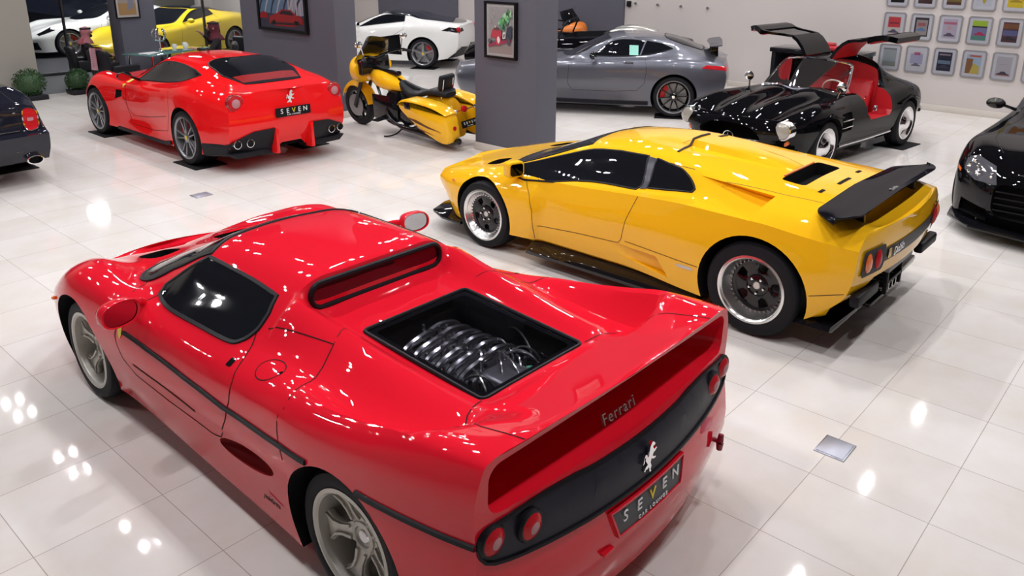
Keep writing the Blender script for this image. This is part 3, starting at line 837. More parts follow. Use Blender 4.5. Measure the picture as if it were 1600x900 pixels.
    c.seams([[(1.02,.84),(1.10,.63),(1.14,.46),(1.17,.425),(1.22,.42),(1.6,.40),(2.03,.365)], [(1.10,.455),(.42,.43)], [(-.39,.43),(-.66,.50)], [(2.06,.24),(2.07,.50),(2.11,.64),(2.20,.74)]], GAPY,
            [[(-.02,1.10),(-.15,1.10),(-.15,1.0)], [(-.66,.45),(-.62,-.05),(-.58,-.30)], [(-.56,1.75),(-.575,1.2),(-.60,.72)]])
    g = bmesh.new()
    P3 = [c.sk.pt(x, y, 'T', .004) for x, y in ((-.42,.985),(-.30,1.0),(-.185,1.012))]
    top = c.sk.pt(0, 1.0, 'T').z
    P3 += [Vector((-.135, 1.012, top+.050)), Vector((0, 1.015, top+.054)), Vector((.135, 1.012, top+.050))]+[c.sk.pt(x, y, 'T', .004) for x, y in ((.185,1.012),(.30,1.0),(.42,.985))]
    tube(g, P3, .011, 6)
    build('cover_gap', g, mat('brown_gap', (.035, .014, .008), .6), car)
    g = bmesh.new()   # raised centre of the engine cover
    secs = []
    for y, wd, h in ((1.02,.125,.045),(.98,.13,.05),(.6,.125,.042),(.3,.11,.028),(.15,.10,.004)):
        row = []
        for k in range(9):
            x = -wd-.05+(2*wd+.1)*k/8; p = c.sk.pt(x, y, 'T'); e = 0 if k in (0, 8) else h
            row.append(g.verts.new((x, y, p.z+e-(.01 if k in (0, 8) else 0))))
        secs.append(row)
    for A, B in zip(secs[:-1], secs[1:]):
        for i in range(8): g.faces.new((A[i], B[i], B[i+1], A[i+1]))
    a = secs[0]; lo = [g.verts.new(v.co-Vector((0, -.004, .06))) for v in a]
    for i in range(8): g.faces.new((a[i], a[i+1], lo[i+1], lo[i]))
    bmesh.ops.recalc_face_normals(g, faces=g.faces); build('cover_hump', g, YEL, car, 40)
    g = bmesh.new()
    for x0, x1, y in ((-.42,-.33,-.20),(-.12,.12,-.225),(.33,.42,-.20)): c.sk.patch(g, [(x0,y-.014),(x1,y-.014),(x1,y+.014),(x0,y+.014)], 'T', .003, .03)
    build('deck_slot', g, WELL, car)
    g = bmesh.new(); tube(g, [(-.28, .13, 1.042), (.28, .13, 1.042)], .008, 6); build('grille_edge', g, mat('orange_edge', (.75, .16, .02), .4), car)
    # wing
    g = bmesh.new(); secs = []
    for x in frange(-1.0, 1.0, .05):
        u = abs(x); t = max(0, (u-.74)/.26); y0 = -.30-.04*u-.19*t*t; y1 = -.645-.01*u+.12*t**3
        z = .985+.018*(1-u)+.01*u; pr = []
        n = 7
        for k in range(n+1):
            f = k/n; pr.append((y0+(y1-y0)*f, z+.012*math.sin(PI*min(1, f*1.4))+.035*f*f))
        for k in range(n, -1, -1):
            f = k/n; pr.append((y0+(y1-y0)*f, z-.022*math.sin(PI*min(1, f+.12))+.030*f*f-.004))
        secs.append([g.verts.new((x, a, b)) for a, b in pr])
    for A, B in zip(secs[:-1], secs[1:]):
        for i in range(len(A)): g.faces.new((A[i], A[(i+1) % len(A)], B[(i+1) % len(A)], B[i]))
    g.faces.new(secs[0]); g.faces.new(secs[-1][::-1]); bmesh.ops.recalc_face_normals(g, faces=g.faces)
    wing = build('rear_wing', g, CARBON, car, 50)
    for s in (-1, 1):
        g = bmesh.new(); prism(g, [(-.60,.80),(-.42,.85),(-.40,.985),(-.58,.99)], s*.56-.016, s*.56+.016, 'x', .006); build('wing_support', g, GLOSSB, wing)
    lettering('Diablo', .05, CHROME, wing, (0, -.59, 1.029), (1, 0, 0), (0, 1, .1), .003)
    # tail
    P = rrect(-.56, .645, .56, .745, .02)
    c.patch('rear_panel', PANEL, [(P, 'B')], .006)
    for s in (-1, 1):
        h = c.patch('lamp_housing', TRIM, [(rrect(s*.70-.15, .60, s*.70+.15, .79, .03), 'B')], .012)
        for k, (x, m) in enumerate(((.775, AMBER), (.645, LENS))):
            p = c.sk.pt(s*x, .695, 'B', .006); g = bmesh.new()
            sphere(g, p, (.043, .026, .072), 20, 12); build('tail_light', g, m, h)
    lettering('Diablo', .085, CHROME, car, c.sk.pt(-.32, .695, 'B', .012), (1, 0, 0), (0, 0, 1), .004, 1, shear=.25)
    g = bmesh.new(); p = c.sk.pt(-.47, .695, 'B', .012); box(g, (p.x-.025, p.y-.004, .665), (p.x+.025, p.y+.004, .73), .004); build('crest_badge', g, mat('gold_badge', (.55, .38, .12), .3, .8), car)
    g = bmesh.new(); prism(g, [(-.20,.16),(-.20,.20),(-.93,.235),(-.96,.205),(-.9,.175)][::-1], -.58, -.30, 'y', .008); prism(g, [(.20,.16),(.20,.20),(.93,.235),(.96,.205),(.9,.175)], -.58, -.30, 'y', .008); box(g, (-.25, -.62, .16), (.25, -.30, .19), .008)
    build('diffuser', g, GLOSSB, car)
    g = bmesh.new(); box(g, (-.27, -.72, .47), (.27, -.68, .57), .008); pl = build('licence_plate', g, mat('plate_grey', (.28, .27, .27), .5), car)
    g = bmesh.new()
    for x in (-.16, .16): box(g, (x-.014, -.69, .26), (x+.014, -.66, .49), .004)
    box(g, (-.17, -.69, .34), (.17, -.665, .365), .004); build('plate_bracket', g, TRIM, car)
    for s in (-1, 1):
        g = bmesh.new(); box(g, (s*.70-.20, -.73, .40), (s*.70+.20, -.66, .49), .02); build('bumper_block', g, TRIM, car)
    for x in (-.12, -.04, .04, .12):
        lathe_at((x, -.60, .30), [(.038, .12), (.038, -.08), (.032, -.08), (.030, .05)], CHROME, 'exhaust_pipe', car, 20)
    # skirts, splitter, badges
    for s in (-1, 1):
        g = bmesh.new(); prism(g, [(s*.78,.10),(s*1.03,.115),(s*1.03,.14),(s*.94,.20),(s*.78,.22)], .42, 2.10, 'y', .008); build('side_skirt', g, GLOSSB, car)
    g = bmesh.new(); out = [(.97,2.98),(.96,3.25),(.86,3.48),(.60,3.59),(0,3.63),(-.60,3.59),(-.86,3.48),(-.96,3.25),(-.97,2.98),(-.6,3.0),(.6,3.0)]
    prism(g, out[::-1], .155, .185, 'z', .008); build('front_splitter', g, GLOSSB, car)
    g = bmesh.new()
    for s in (-1, 1): sphere(g, (s*.935, 3.10, .575), (.012, .018, .012)); 
    build('side_marker', g, AMBER, car)
    g = bmesh.new(); c.sk.patch(g, [(.60,.41),(.46,.41),(.46,.385),(.60,.385)], 'L', .003, .03); c.sk.patch(g, [(.60,.41),(.46,.41),(.46,.385),(.60,.385)], 'R', .003, .03); build('side_badge', g, mat('badge_pale', (.6, .56, .5), .35), car)
    for s in (-1, 1):
        # mirror: open square pod
        g = bmesh.new(); M = Matrix.Translation((s*.96, 2.30, .835)) @ Matrix.Rotation(s*.25, 4, 'Z')
        prism(g, rrect(-.085, -.075, .085, .07, .035, 4), -.04, .05, 'y', .012); g.transform(M); mo = build('door_mirror', g, YEL, car, 40)
        g = bmesh.new(); prism(g, rrect(-.066, -.056, .066, .052, .025, 4), -.046, -.035, 'y'); g.transform(M); build('mirror_glass', g, mat('dark_mirror', (.03, .03, .03), .05, 1), mo)
        g = bmesh.new(); tube(g, [(s*.90, 2.33, .82), (s*.82, 2.36, .80)], .03, 8); build('mirror_stalk', g, YEL, mo)
        w = add_wheel(car, s*.965, WB, .320, .232, .25, s, rim_holes(.55), dx=.02); hub_cap(w, s*.920, WB, .320, s, .026, ALLOY)
        w = add_wheel(car, s*.985, 0, .360, .245, .335, s, rim_holes(1.2), phase=.4, dx=.10); hub_cap(w, s*.882, 0, .360, s, .03, ALLOY)
    return car
make_diablo()
# ------------------------------------------------------------------ red front-engined coupe
def rim_twin(n=5, m=ALLOYD, wid=.012, spread=.055, face=-.02):
    def f(Rr, W):
        b = bmesh.new()
        lathe(b, [(Rr+.012, -.004), (Rr+.012, .004), (Rr-.006, .006), (Rr-.018, -.006), (Rr-.024, -.05), (Rr-.05, -W+.03)], 56, 'x')
        for s in (-1, 1):
            pl = [(.05, s*.012-wid), (Rr*.55, s*spread*.6-wid*.8), (Rr-.012, s*spread-wid*.8), (Rr-.012, s*spread+wid*.8), (Rr*.55, s*spread*.6+wid*.8), (.05, s*.012+wid)]
            spoke(b, pl, n, face-.03, face, .3, .004, .05)
        lathe(b, [(.062, face-.04), (.062, face+.002), (.052, face+.008), (.03, face+.01), (.001, face+.01)], 32, 'x')
        return [('rim', b, m)]
    return f
def rim_single(n=5, m=ALLOYD, w0=.03, w1=.022, face=-.025, dish=.05):
    def f(Rr, W):
        b = bmesh.new()
        lathe(b, [(Rr+.012, -.004), (Rr+.012, .004), (Rr-.006, .006), (Rr-.018, -.006), (Rr-.024, -.05), (Rr-.05, -W+.03)], 56, 'x')
        spoke(b, [(.04, -w0), (Rr*.5, -w1*.9), (Rr-.012, -w1*1.5), (Rr-.012, w1*1.5), (Rr*.5, w1*.9), (.04, w0)], n, face-.03, face, .3, .005, dish)
        lathe(b, [(.062, face-.04), (.062, face+.002), (.052, face+.008), (.03, face+.01), (.001, face+.01)], 32, 'x')
        return [('rim', b, m)]
    return f
def plate_seven(car, o, w, h, right=(1, 0, 0), up=(0, 0, 1), m=None, size=.07):
    r = Vector(right).normalized(); u = Vector(up).normalized(); n = r.cross(u); o = Vector(o)
    g = bmesh.new(); M = Matrix((( r.x, u.x, n.x, o.x), (r.y, u.y, n.y, o.y), (r.z, u.z, n.z, o.z), (0, 0, 0, 1)))
    prism(g, rrect(-w/2, -h/2, w/2, h/2, .008, 3), -.006, .006, 'z'); g.transform(M); bmesh.ops.recalc_face_normals(g, faces=g.faces)
    pl = build('licence_plate', g, m or mat('plate_black', (.008, .008, .010), .35), car)
    st = w*.17
    for i, ch in enumerate('SEVEN'):
        p = o+r*(st*(i-2))+u*(h*.08)+n*.008
        lettering(ch, size, YELM if ch == 'V' else WHITEM, pl, p, right, up, .004)
    lettering('CAR LOUNGE', size*.30, WHITEM, pl, o-u*(h*.33)+n*.008, right, up, .003, 1.3)
    return pl
HORSE = [(.0,.10),(.010,.108),(.022,.100),(.034,.086),(.030,.078),(.016,.080),(.018,.062),(.030,.052),(.046,.058),(.052,.050),(.034,.036),(.022,.034),(.016,.018),(.030,.006),(.046,.002),(.044,-.008),(.024,-.006),(.006,.006),(.0,-.016),(.010,-.040),(.004,-.062),(.012,-.074),(-.004,-.074),(-.008,-.050),(-.012,-.036),(-.026,-.044),(-.040,-.040),(-.044,-.052),(-.056,-.044),(-.040,-.024),(-.024,-.018),(-.034,0.0),(-.046,.016),(-.044,.040),(-.056,.034),(-.054,.010),(-.066,.0),(-.060,.030),(-.050,.056),(-.036,.050),(-.028,.028),(-.018,.034),(-.014,.060),(-.010,.084)]
def make_f12():
    car = empty('sports_car', 'red front-engined coupe with a wide black rear window, standing on black tyre mats', 'car', (5.65, 9.811, .012))
    WB = 2.69
    C = [
     [(-.74,.72,.24),(0,.85,.17),(2.7,.85,.16),(3.34,.55,.18)],
     [(-.80,.80,.24),(-.4,.93,.20),(0,.97,.19),(.5,.925,.18),(2.0,.915,.18),(2.7,.955,.18),(3.2,.85,.18),(3.46,.55,.20)],
     [(-.90,.84,.45),(-.4,.95,.45),(0,.975,.45),(.5,.925,.42),(1.2,.885,.42),(2.0,.90,.42),(2.7,.965,.42),(3.2,.87,.40),(3.56,.5,.38)],
     [(-.92,.83,.66),(-.4,.95,.68),(0,.975,.70),(.5,.93,.66),(1.2,.90,.64),(2.0,.915,.64),(2.7,.965,.66),(3.2,.86,.60),(3.58,.45,.50)],
     [(-.87,.79,.90),(-.4,.905,.94),(0,.935,.95),(.5,.905,.90),(1.2,.88,.83),(2.0,.89,.83),(2.7,.895,.84),(3.2,.76,.72),(3.56,.38,.56)],
     [(-.86,.69,.985),(-.4,.78,1.035),(0,.76,1.065),(.5,.765,.985),(1.2,.765,.915),(1.7,.755,.88),(2.1,.77,.885),(2.7,.72,.91),(3.2,.58,.78),(3.52,.3,.6)],
     [(-.87,.52,.985),(-.5,.56,1.06),(-.12,.63,1.14),(.5,.57,1.215),(1.0,.545,1.225),(1.4,.58,1.10),(1.8,.64,.93),(2.1,.62,.88),(2.7,.52,.845),(3.2,.4,.76),(3.54,.2,.62)],
     [(-.88,.36,.985),(-.66,.40,1.03),(.18,.39,1.262),(.7,.36,1.275),(1.1,.36,1.262),(1.6,.38,1.06),(1.95,.40,.92),(2.2,.38,.88),(2.7,.3,.855),(3.2,.22,.77),(3.56,.12,.63)],
     [(-.89,0,.985),(-.66,0,1.035),(.18,0,1.272),(.7,0,1.29),(1.15,0,1.272),(1.7,0,1.05),(2.05,0,.925),(2.3,0,.885),(2.7,0,.87),(3.2,0,.78),(3.56,0,.63)],
    ]
    st = frange(-.92, 3.58, .075)
    bm = body_surface(C, st, 4, sharp=(1,), rear_bulge=lambda z: .09, front_bulge=lambda z: .10, ncap=20)
    cu = []; arches(cu, [(0, .35, .395), (WB, .345, .385)], .58)
    cu.append((prism_cut([(-.24,.10),(-.20,.26),(-.14,.31),(.14,.31),(.20,.26),(.24,.10)], -1.3, -.82, 'y'), WELL))
    for s in (-1, 1):
        cu.append((wedge_cut([(s*1.1,1.98,.745),(s*.90,1.98,.745),(s*1.1,2.06,.60),(s*.92,2.06,.60)], [(s*1.1,1.80,.75),(s*.84,1.80,.75),(s*1.1,1.84,.66),(s*.86,1.84,.66)]), WELL))
    bm, ml = cut(bm, [RED2], cu); c = Car(car, bm, ml)
    win = spline2([(1.66,.885),(1.2,.93),(.7,.965),(.25,1.03),(-.06,1.125)], 4, False)+spline2([(.15,1.165),(.5,1.195),(.85,1.20),(1.10,1.175),(1.35,1.075)], 4, False)
    c.both('side_window', TINT, win, seal=TRIM, sw=.02)
    rw = spline2([(-.40,-.62),(-.2,-.645),(.2,-.645),(.40,-.62)], 4, False)+spline2([(.52,-.30),(.50,.02),(.42,.15),(.2,.18),(-.2,.18),(-.42,.15),(-.50,.02),(-.52,-.30)], 4, False)
    o = c.patch('rear_window', TINT, [(rw, 'T')], seal=TRIM)
    c.patch('parcel_shelf', mat('red_shelf', (.30, .02, .02), .15, coat=1), [([(-.40,-.585),(.40,-.585),(.44,-.40),(-.44,-.40)], 'T')], .007, par=o)
    ws = spline2([(-.50,1.20),(0,1.27),(.50,1.20)], 5, False)+spline2([(.62,1.62),(.60,1.85),(.3,2.05),(0,2.10),(-.3,2.05),(-.60,1.85),(-.62,1.62)], 4, False)
    c.patch('windshield', TINT, [(ws, 'T')], seal=TRIM)
    c.seams([[(.42,1.0),(.36,.84),(.42,.55),(.52,.36),(1.0,.30),(1.62,.30),(1.72,.50),(1.70,.86)], [(1.78,.66),(1.70,.50),(1.55,.42),(1.1,.46),(.5,.56)]], GAP, [[(-.62,-.55),(-.74,-.72)], [(-.82,2.2),(-.5,2.06)]])  # second side line is the door groove's shade, drawn as a dark strip
    g = bmesh.new()
    for s in ('L', 'R'): c.sk.line(g, [(.60,.185),(1.2,.18),(2.05,.185)], s, .05, .003, .05, height=.02); c.sk.line(g, [(.42,.22),(.60,.19)], s, .06, .003, .05, height=.02)
    build('sill_trim', g, TRIM, car)
    DB = mat('dark_bumper', (.014, .014, .018), .45)
    for s in (-1, 1):
        P = [(s*.235,.245),(s*.275,.53),(s*.55,.515),(s*.80,.42),(s*.915,.32),(s*.90,.25)]
        c.patch('lower_bumper', DB, [(P if s > 0 else P, 'B')], .014)
        g = bmesh.new(); c.sk.line(g, [(-.88,.29),(-.70,.29),(-.42,.27)], 'L' if s < 0 else 'R', .17, .004, .05, height=.016); prism(g, [(s*.24,.18),(s*.25,.26),(s*.84,.26),(s*.76,.19)], -.91, -.70, 'y', .02); build('bumper_corner', g, DB, car)
        for x in (.755, .60):
            p = c.sk.pt(s*x, .375, 'B', 0); lathe_at(p, [(.052, .06), (.052, -.05), (.045, -.052), (.041, .04)], CHROME, 'exhaust_pipe', car); lathe_at(p, [(.041, .0), (.001, .0)], WELL, 'pipe_bore', car)
        p = c.sk.pt(s*.715, .872, 'B', 0)
        lo = lathe_at(p, [(.108, .05), (.108, -.012), (.100, -.022), (.094, -.018)], mat('lamp_dark_red', (.30, .004, .01), .2, coat=1), 'tail_light', car)
        lathe_at(p, [(.095, -.016), (.075, -.026), (.055, -.022)], LENS, 'light_lens', lo); lathe_at(p, [(.055, -.022), (.04, -.034), (.001, -.040)], LENSC, 'light_centre', lo)
        mirror_pod(car, (s*.98, 1.50, .985), (.10, .075, .062), GLOSSB, [(s*.90, 1.50, .97), (s*.76, 1.54, .91)], s)
        w = add_wheel(car, s*.945, WB, .345, .262, .25, s, rim_twin(), disc=True, cal=.6); hub_cap(w, s*.935, WB, .345, s, .03, mat('yellow_cap', (.70, .52, .04), .35))
        w = add_wheel(car, s*.950, 0, .352, .264, .32, s, rim_twin(), phase=.25, cal=2.5); hub_cap(w, s*.940, 0, .352, s, .03, mat('yellow_cap', (.70, .52, .04), .35))
    g = bmesh.new(); P = c.sk.pt(0, .45, 'B', 0); box(g, (-.055, -.965, .43), (.055, -.90, .545), .012); build('fog_lamp', g, GLOSSB, car)
    g = bmesh.new()
    for s in (-1, 1): prism(g, [(s*.235,.20),(s*.285,.20),(s*.275,.53),(s*.235,.50)], -1.03, -.88, 'y', .012)
    build('diffuser_fin', g, RED2, car)
    p = c.sk.pt(0, .71, 'B', .016); plate_seven(car, (0, p.y, .708), .50, .115, m=None, size=.085)
    p = c.sk.pt(0, .86, 'B', .008); g = bmesh.new(); prism(g, [(a*1.0, .86+b*1.0) for a, b in HORSE], p.y-.006, p.y+.006, 'y'); build('horse_emblem', g, CHROME, car)
    g = bmesh.new()
    for s in ('L', 'R'): c.sk.patch(g, [(1.80,.90),(1.72,.90),(1.725,.83),(1.76,.79),(1.795,.83)], s, .004, .03)
    build('shield_badge', g, mat('badge_yellow', (.75, .60, .05), .35), car)
    return car
make_f12()
# ------------------------------------------------------------------ long-nosed coupes (grey, and the black one at the right edge)
def gt_curves(nose):
    n = nose
    return [
     [(-.62,.72,.24),(0,.85,.17),(2.7,.85,.16),(n-.30,.55,.16)],
     [(-.68,.80,.26),(-.4,.92,.20),(0,.965,.18),(.5,.92,.17),(2.0,.92,.17),(2.7,.955,.17),(3.2,.87,.16),(n-.16,.60,.15)],
     [(-.80,.80,.45),(-.4,.95,.45),(0,.975,.45),(.5,.925,.42),(1.2,.90,.42),(2.0,.91,.42),(2.7,.965,.42),(3.2,.89,.40),(n-.02,.55,.36)],
     [(-.84,.80,.68),(-.4,.945,.70),(0,.975,.72),(.5,.93,.66),(1.2,.905,.64),(2.0,.915,.64),(2.7,.965,.66),(3.2,.88,.62),(n-.01,.52,.55)],
     [(-.80,.76,.85),(-.4,.89,.91),(0,.93,.93),(.5,.895,.90),(1.2,.87,.87),(2.0,.885,.84),(2.7,.885,.84),(3.2,.79,.77),(n-.05,.44,.66)],
     [(-.78,.64,.93),(-.4,.74,1.0),(0,.74,1.03),(.5,.76,.985),(1.2,.76,.945),(1.6,.755,.92),(2.1,.75,.89),(2.7,.70,.89),(3.2,.60,.83),(n-.06,.34,.69)],
     [(-.78,.50,.96),(-.4,.55,1.06),(.05,.59,1.13),(.5,.565,1.235),(.95,.545,1.26),(1.35,.58,1.14),(1.75,.65,.945),(2.1,.60,.895),(2.7,.52,.885),(3.2,.42,.83),(n-.06,.22,.70)],
     [(-.79,.30,.965),(-.4,.34,1.09),(.1,.36,1.25),(.6,.36,1.305),(1.0,.36,1.300),(1.45,.38,1.14),(1.9,.40,.93),(2.2,.36,.905),(2.7,.3,.90),(3.2,.22,.845),(n-.05,.12,.71)],
     [(-.80,0,.97),(-.4,0,1.10),(.1,0,1.265),(.6,0,1.32),(1.05,0,1.312),(1.5,0,1.15),(2.0,0,.935),(2.3,0,.915),(2.7,0,.91),(3.2,0,.85),(n-.05,0,.71)],
    ]
def rim_many(Rr, W):
    b = bmesh.new()
    lathe(b, [(Rr+.012, -.004), (Rr+.012, .004), (Rr-.004, .006), (Rr-.012, -.004)], 56, 'x')
    d = bmesh.new(); lathe(d, [(Rr-.012, -.004), (Rr-.020, -.05), (Rr-.05, -W+.03)], 56, 'x')
    spoke(d, [(.04, -.013), (Rr-.012, -.010), (Rr-.012, .010), (.04, .013)], 10, -.05, -.022, .1, .003, .04)
    lathe(d, [(.065, -.06), (.065, -.02), (.05, -.012), (.001, -.012)], 30, 'x')
    return [('rim', d, GLOSSB), ('rim_edge', b, ALLOYD)]
def make_gt(label, loc, rz, m, nose, wing, gapm, mats_on=True, frontend=False):
    car = empty('sports_car', label, 'car', loc, rz)
    n = nose; WB = 2.66+(n-3.62)*.8
    C = gt_curves(n)
    bm = body_surface(C, frange(-.84, n-.01, .08), 4, sharp=(1,), rear_bulge=lambda z: .08, front_bulge=lambda z: .16 if z < .6 else .14, ncap=20)
    cu = []; arches(cu, [(0, .345, .385), (WB, .345, .38)], .58)
    if frontend:
        cu.append((prism_cut(rrect(-.46, .27, .46, .60, .10), n-.12, n+.6, 'y'), WELL))
        cu.append((prism_cut([(-.80,.20),(-.50,.18),(-.50,.32),(-.78,.34)], n-.35, n+.6, 'y'), WELL)); cu.append((prism_cut([(.80,.20),(.50,.18),(.50,.32),(.78,.34)], n-.35, n+.6, 'y'), WELL))
    bm, ml = cut(bm, [m], cu); c = Car(car, bm, ml)
    win = spline2([(1.40,.965),(.9,.975),(.45,1.015),(.06,1.11)], 4, False)+spline2([(.25,1.185),(.55,1.225),(.9,1.235),(1.08,1.20),(1.25,1.10)], 4, False)
    c.both('side_window', TINT, win, seal=TRIM, sw=.016)
    g = bmesh.new()
    for q in ('L', 'R'): c.sk.line(g, [(.60,.99),(.52,1.225)], q, .03, .008, .03, height=.006)
    build('window_pillar', g, m, car)
    ws = spline2([(-.48,1.13),(0,1.22),(.48,1.13)], 5, False)+spline2([(.62,1.55),(.58,1.78),(.3,1.95),(0,2.0),(-.3,1.95),(-.58,1.78),(-.62,1.55)], 4, False)
    c.patch('windshield', TINT, [(ws, 'T')], seal=TRIM)
    rw = spline2([(-.40,-.42),(0,-.46),(.40,-.42)], 4, False)+spline2([(.44,-.1),(.36,.18),(0,.22),(-.36,.18),(-.44,-.1)], 4, False)
    c.patch('rear_window', TINT, [(rw, 'T')], seal=TRIM)
    c.seams([[(.52,.99),(.47,.80),(.50,.55),(.62,.43),(1.0,.40),(1.72,.40),(1.80,.52),(1.78,.90)]], gapm, [[(-.62,1.75),(-.72,2.2),(-.66,2.9),(-.5,n-.35)]])
    g = bmesh.new()
    for q in ('L', 'R'): c.sk.patch(g, [(2.12,.50),(2.12,.72),(1.98,.72),(2.0,.50)], q, .005, .04)
    build('fender_vent', g, TRIM, car)
    for s in (-1, 1):
        g = bmesh.new(); sd = 'L' if s < 0 else 'R'
        pts = [(.86,.885),(.70,.885)]; c.sk.line(g, pts, sd, .022, .012, .03, height=.014); build('door_handle', g, CHROME, car)
        g = bmesh.new(); P = [(s*.40,.80),(s*.78,.775),(s*.82,.83),(s*.78,.86),(s*.42,.86)]; c.sk.patch(g, P, 'B', .006, .04)
        c.sk.patch(g, [(-.42,.835),(-.80,.80),(-.80,.86),(-.50,.885)], sd, .006, .04); build('tail_light', g, LENS, car)
        mirror_pod(car, (s*1.0, 1.36, 1.0), (.105, .07, .065), GLOSSB, [(s*.92, 1.34, .98), (s*.78, 1.34, .945)], s, dark=True)
        g = bmesh.new(); c.sk.line(g, [(.42,.22),(1.2,.215),(2.18,.22)], sd, .07, .004, .05, height=.03); build('sill_trim', g, TRIM, car)
        for y, W in ((WB, .27), (0, .31)):
            w = add_wheel(car, s*.95, y, .345, .265, W, s, rim_many, cal=.4 if s > 0 else PI-.4); hub_cap(w, s*.942, y, .345, s, .03, CHROME)
        if frontend:
            P = [(s*.44,.58),(s*.66,.56),(s*.80,.62),(s*.80,.72),(s*.70,.77),(s*.50,.72)]
            hl = c.patch('headlight', mat('headlight_glass', (.10, .10, .115), .06, .2, coat=1), [(P, 'F')], .006)
            rn = random.Random(5)
            for k in range(9):
                x, z = rn.uniform(.50, .76), rn.uniform(.60, .72); p = c.sk.pt(s*x, z, 'F', .012)
                g = bmesh.new(); sphere(g, p, .018, 10, 6); build('led_lens', g, CHROME, hl)
            c.patch('side_marker', AMBER, [([(n-.45,.60),(n-.32,.58),(n-.32,.61),(n-.45,.63)], 'R' if s > 0 else 'L')], .005)
    if frontend:
        g = bmesh.new(); prism(g, [(.92,n-.55),(.88,n-.25),(.62,n+.05),(0,n+.17),(-.62,n+.05),(-.88,n-.25),(-.92,n-.55)], .11, .145, 'z', .01); build('front_splitter', g, GLOSSB, car)
        g = bmesh.new()
        for z in (.34, .40, .46, .52): box(g, (-.44, n+.02, z-.006), (.44, n+.04, z+.006), .003)
        build('grille_bar', g, TRIM, car)
    if wing:
        g = bmesh.new(); secs = []
        for x in frange(-.72, .72, .09):
            u = abs(x)/.72; y0 = -.50-.05*u; y1 = -.76+.02*u; z = 1.135-.02*u**2
            secs.append([g.verts.new(q) for q in [(x, y0, z), (x, (y0+y1)/2, z+.018), (x, y1, z+.028), (x, y1, z+.014), (x, (y0+y1)/2, z-.006)]])
        for A, B in zip(secs[:-1], secs[1:]):
            for i in range(5): g.faces.new((A[i], A[(i+1) % 5], B[(i+1) % 5], B[i]))
        g.faces.new(secs[0]); g.faces.new(secs[-1][::-1]); bmesh.ops.recalc_face_normals(g, faces=g.faces)
        for v in g.verts: v.co.z += .06
        wo = build('rear_wing', g, mat('dark_grey_wing', (.06, .058, .07), .4), car, 50)
        for s in (-1, 1):
            g = bmesh.new(); prism(g, [(-.70,.90),(-.58,.94),(-.56,1.195),(-.68,1.21)], s*.46-.02, s*.46+.02, 'x', .006); build('wing_support', g, GLOSSB, wo)
        g = bmesh.new(); h = c.sk.pt(.70, 1.09, 'L', .012); c.sk.patch(g, [(.78,.995),(.63,.995),(.64,1.15),(.79,1.15)], 'L', .010, .05); build('price_sheet', g, mat('mint_paper', (.30, .68, .58), .6), car)
    return car
A30 = math.radians(30)
make_gt('grey metallic coupe with rear wing and mint sheet in its window, behind the grey pillar', (12.549, 7.38, .012), A30, SIL, 3.86, True, GAPG)
make_gt('black coupe whose front corner enters at the right edge of the showroom', (12.16, 1.0, 0), math.radians(90), BLK, 3.62, False, GAPG, frontend=True)
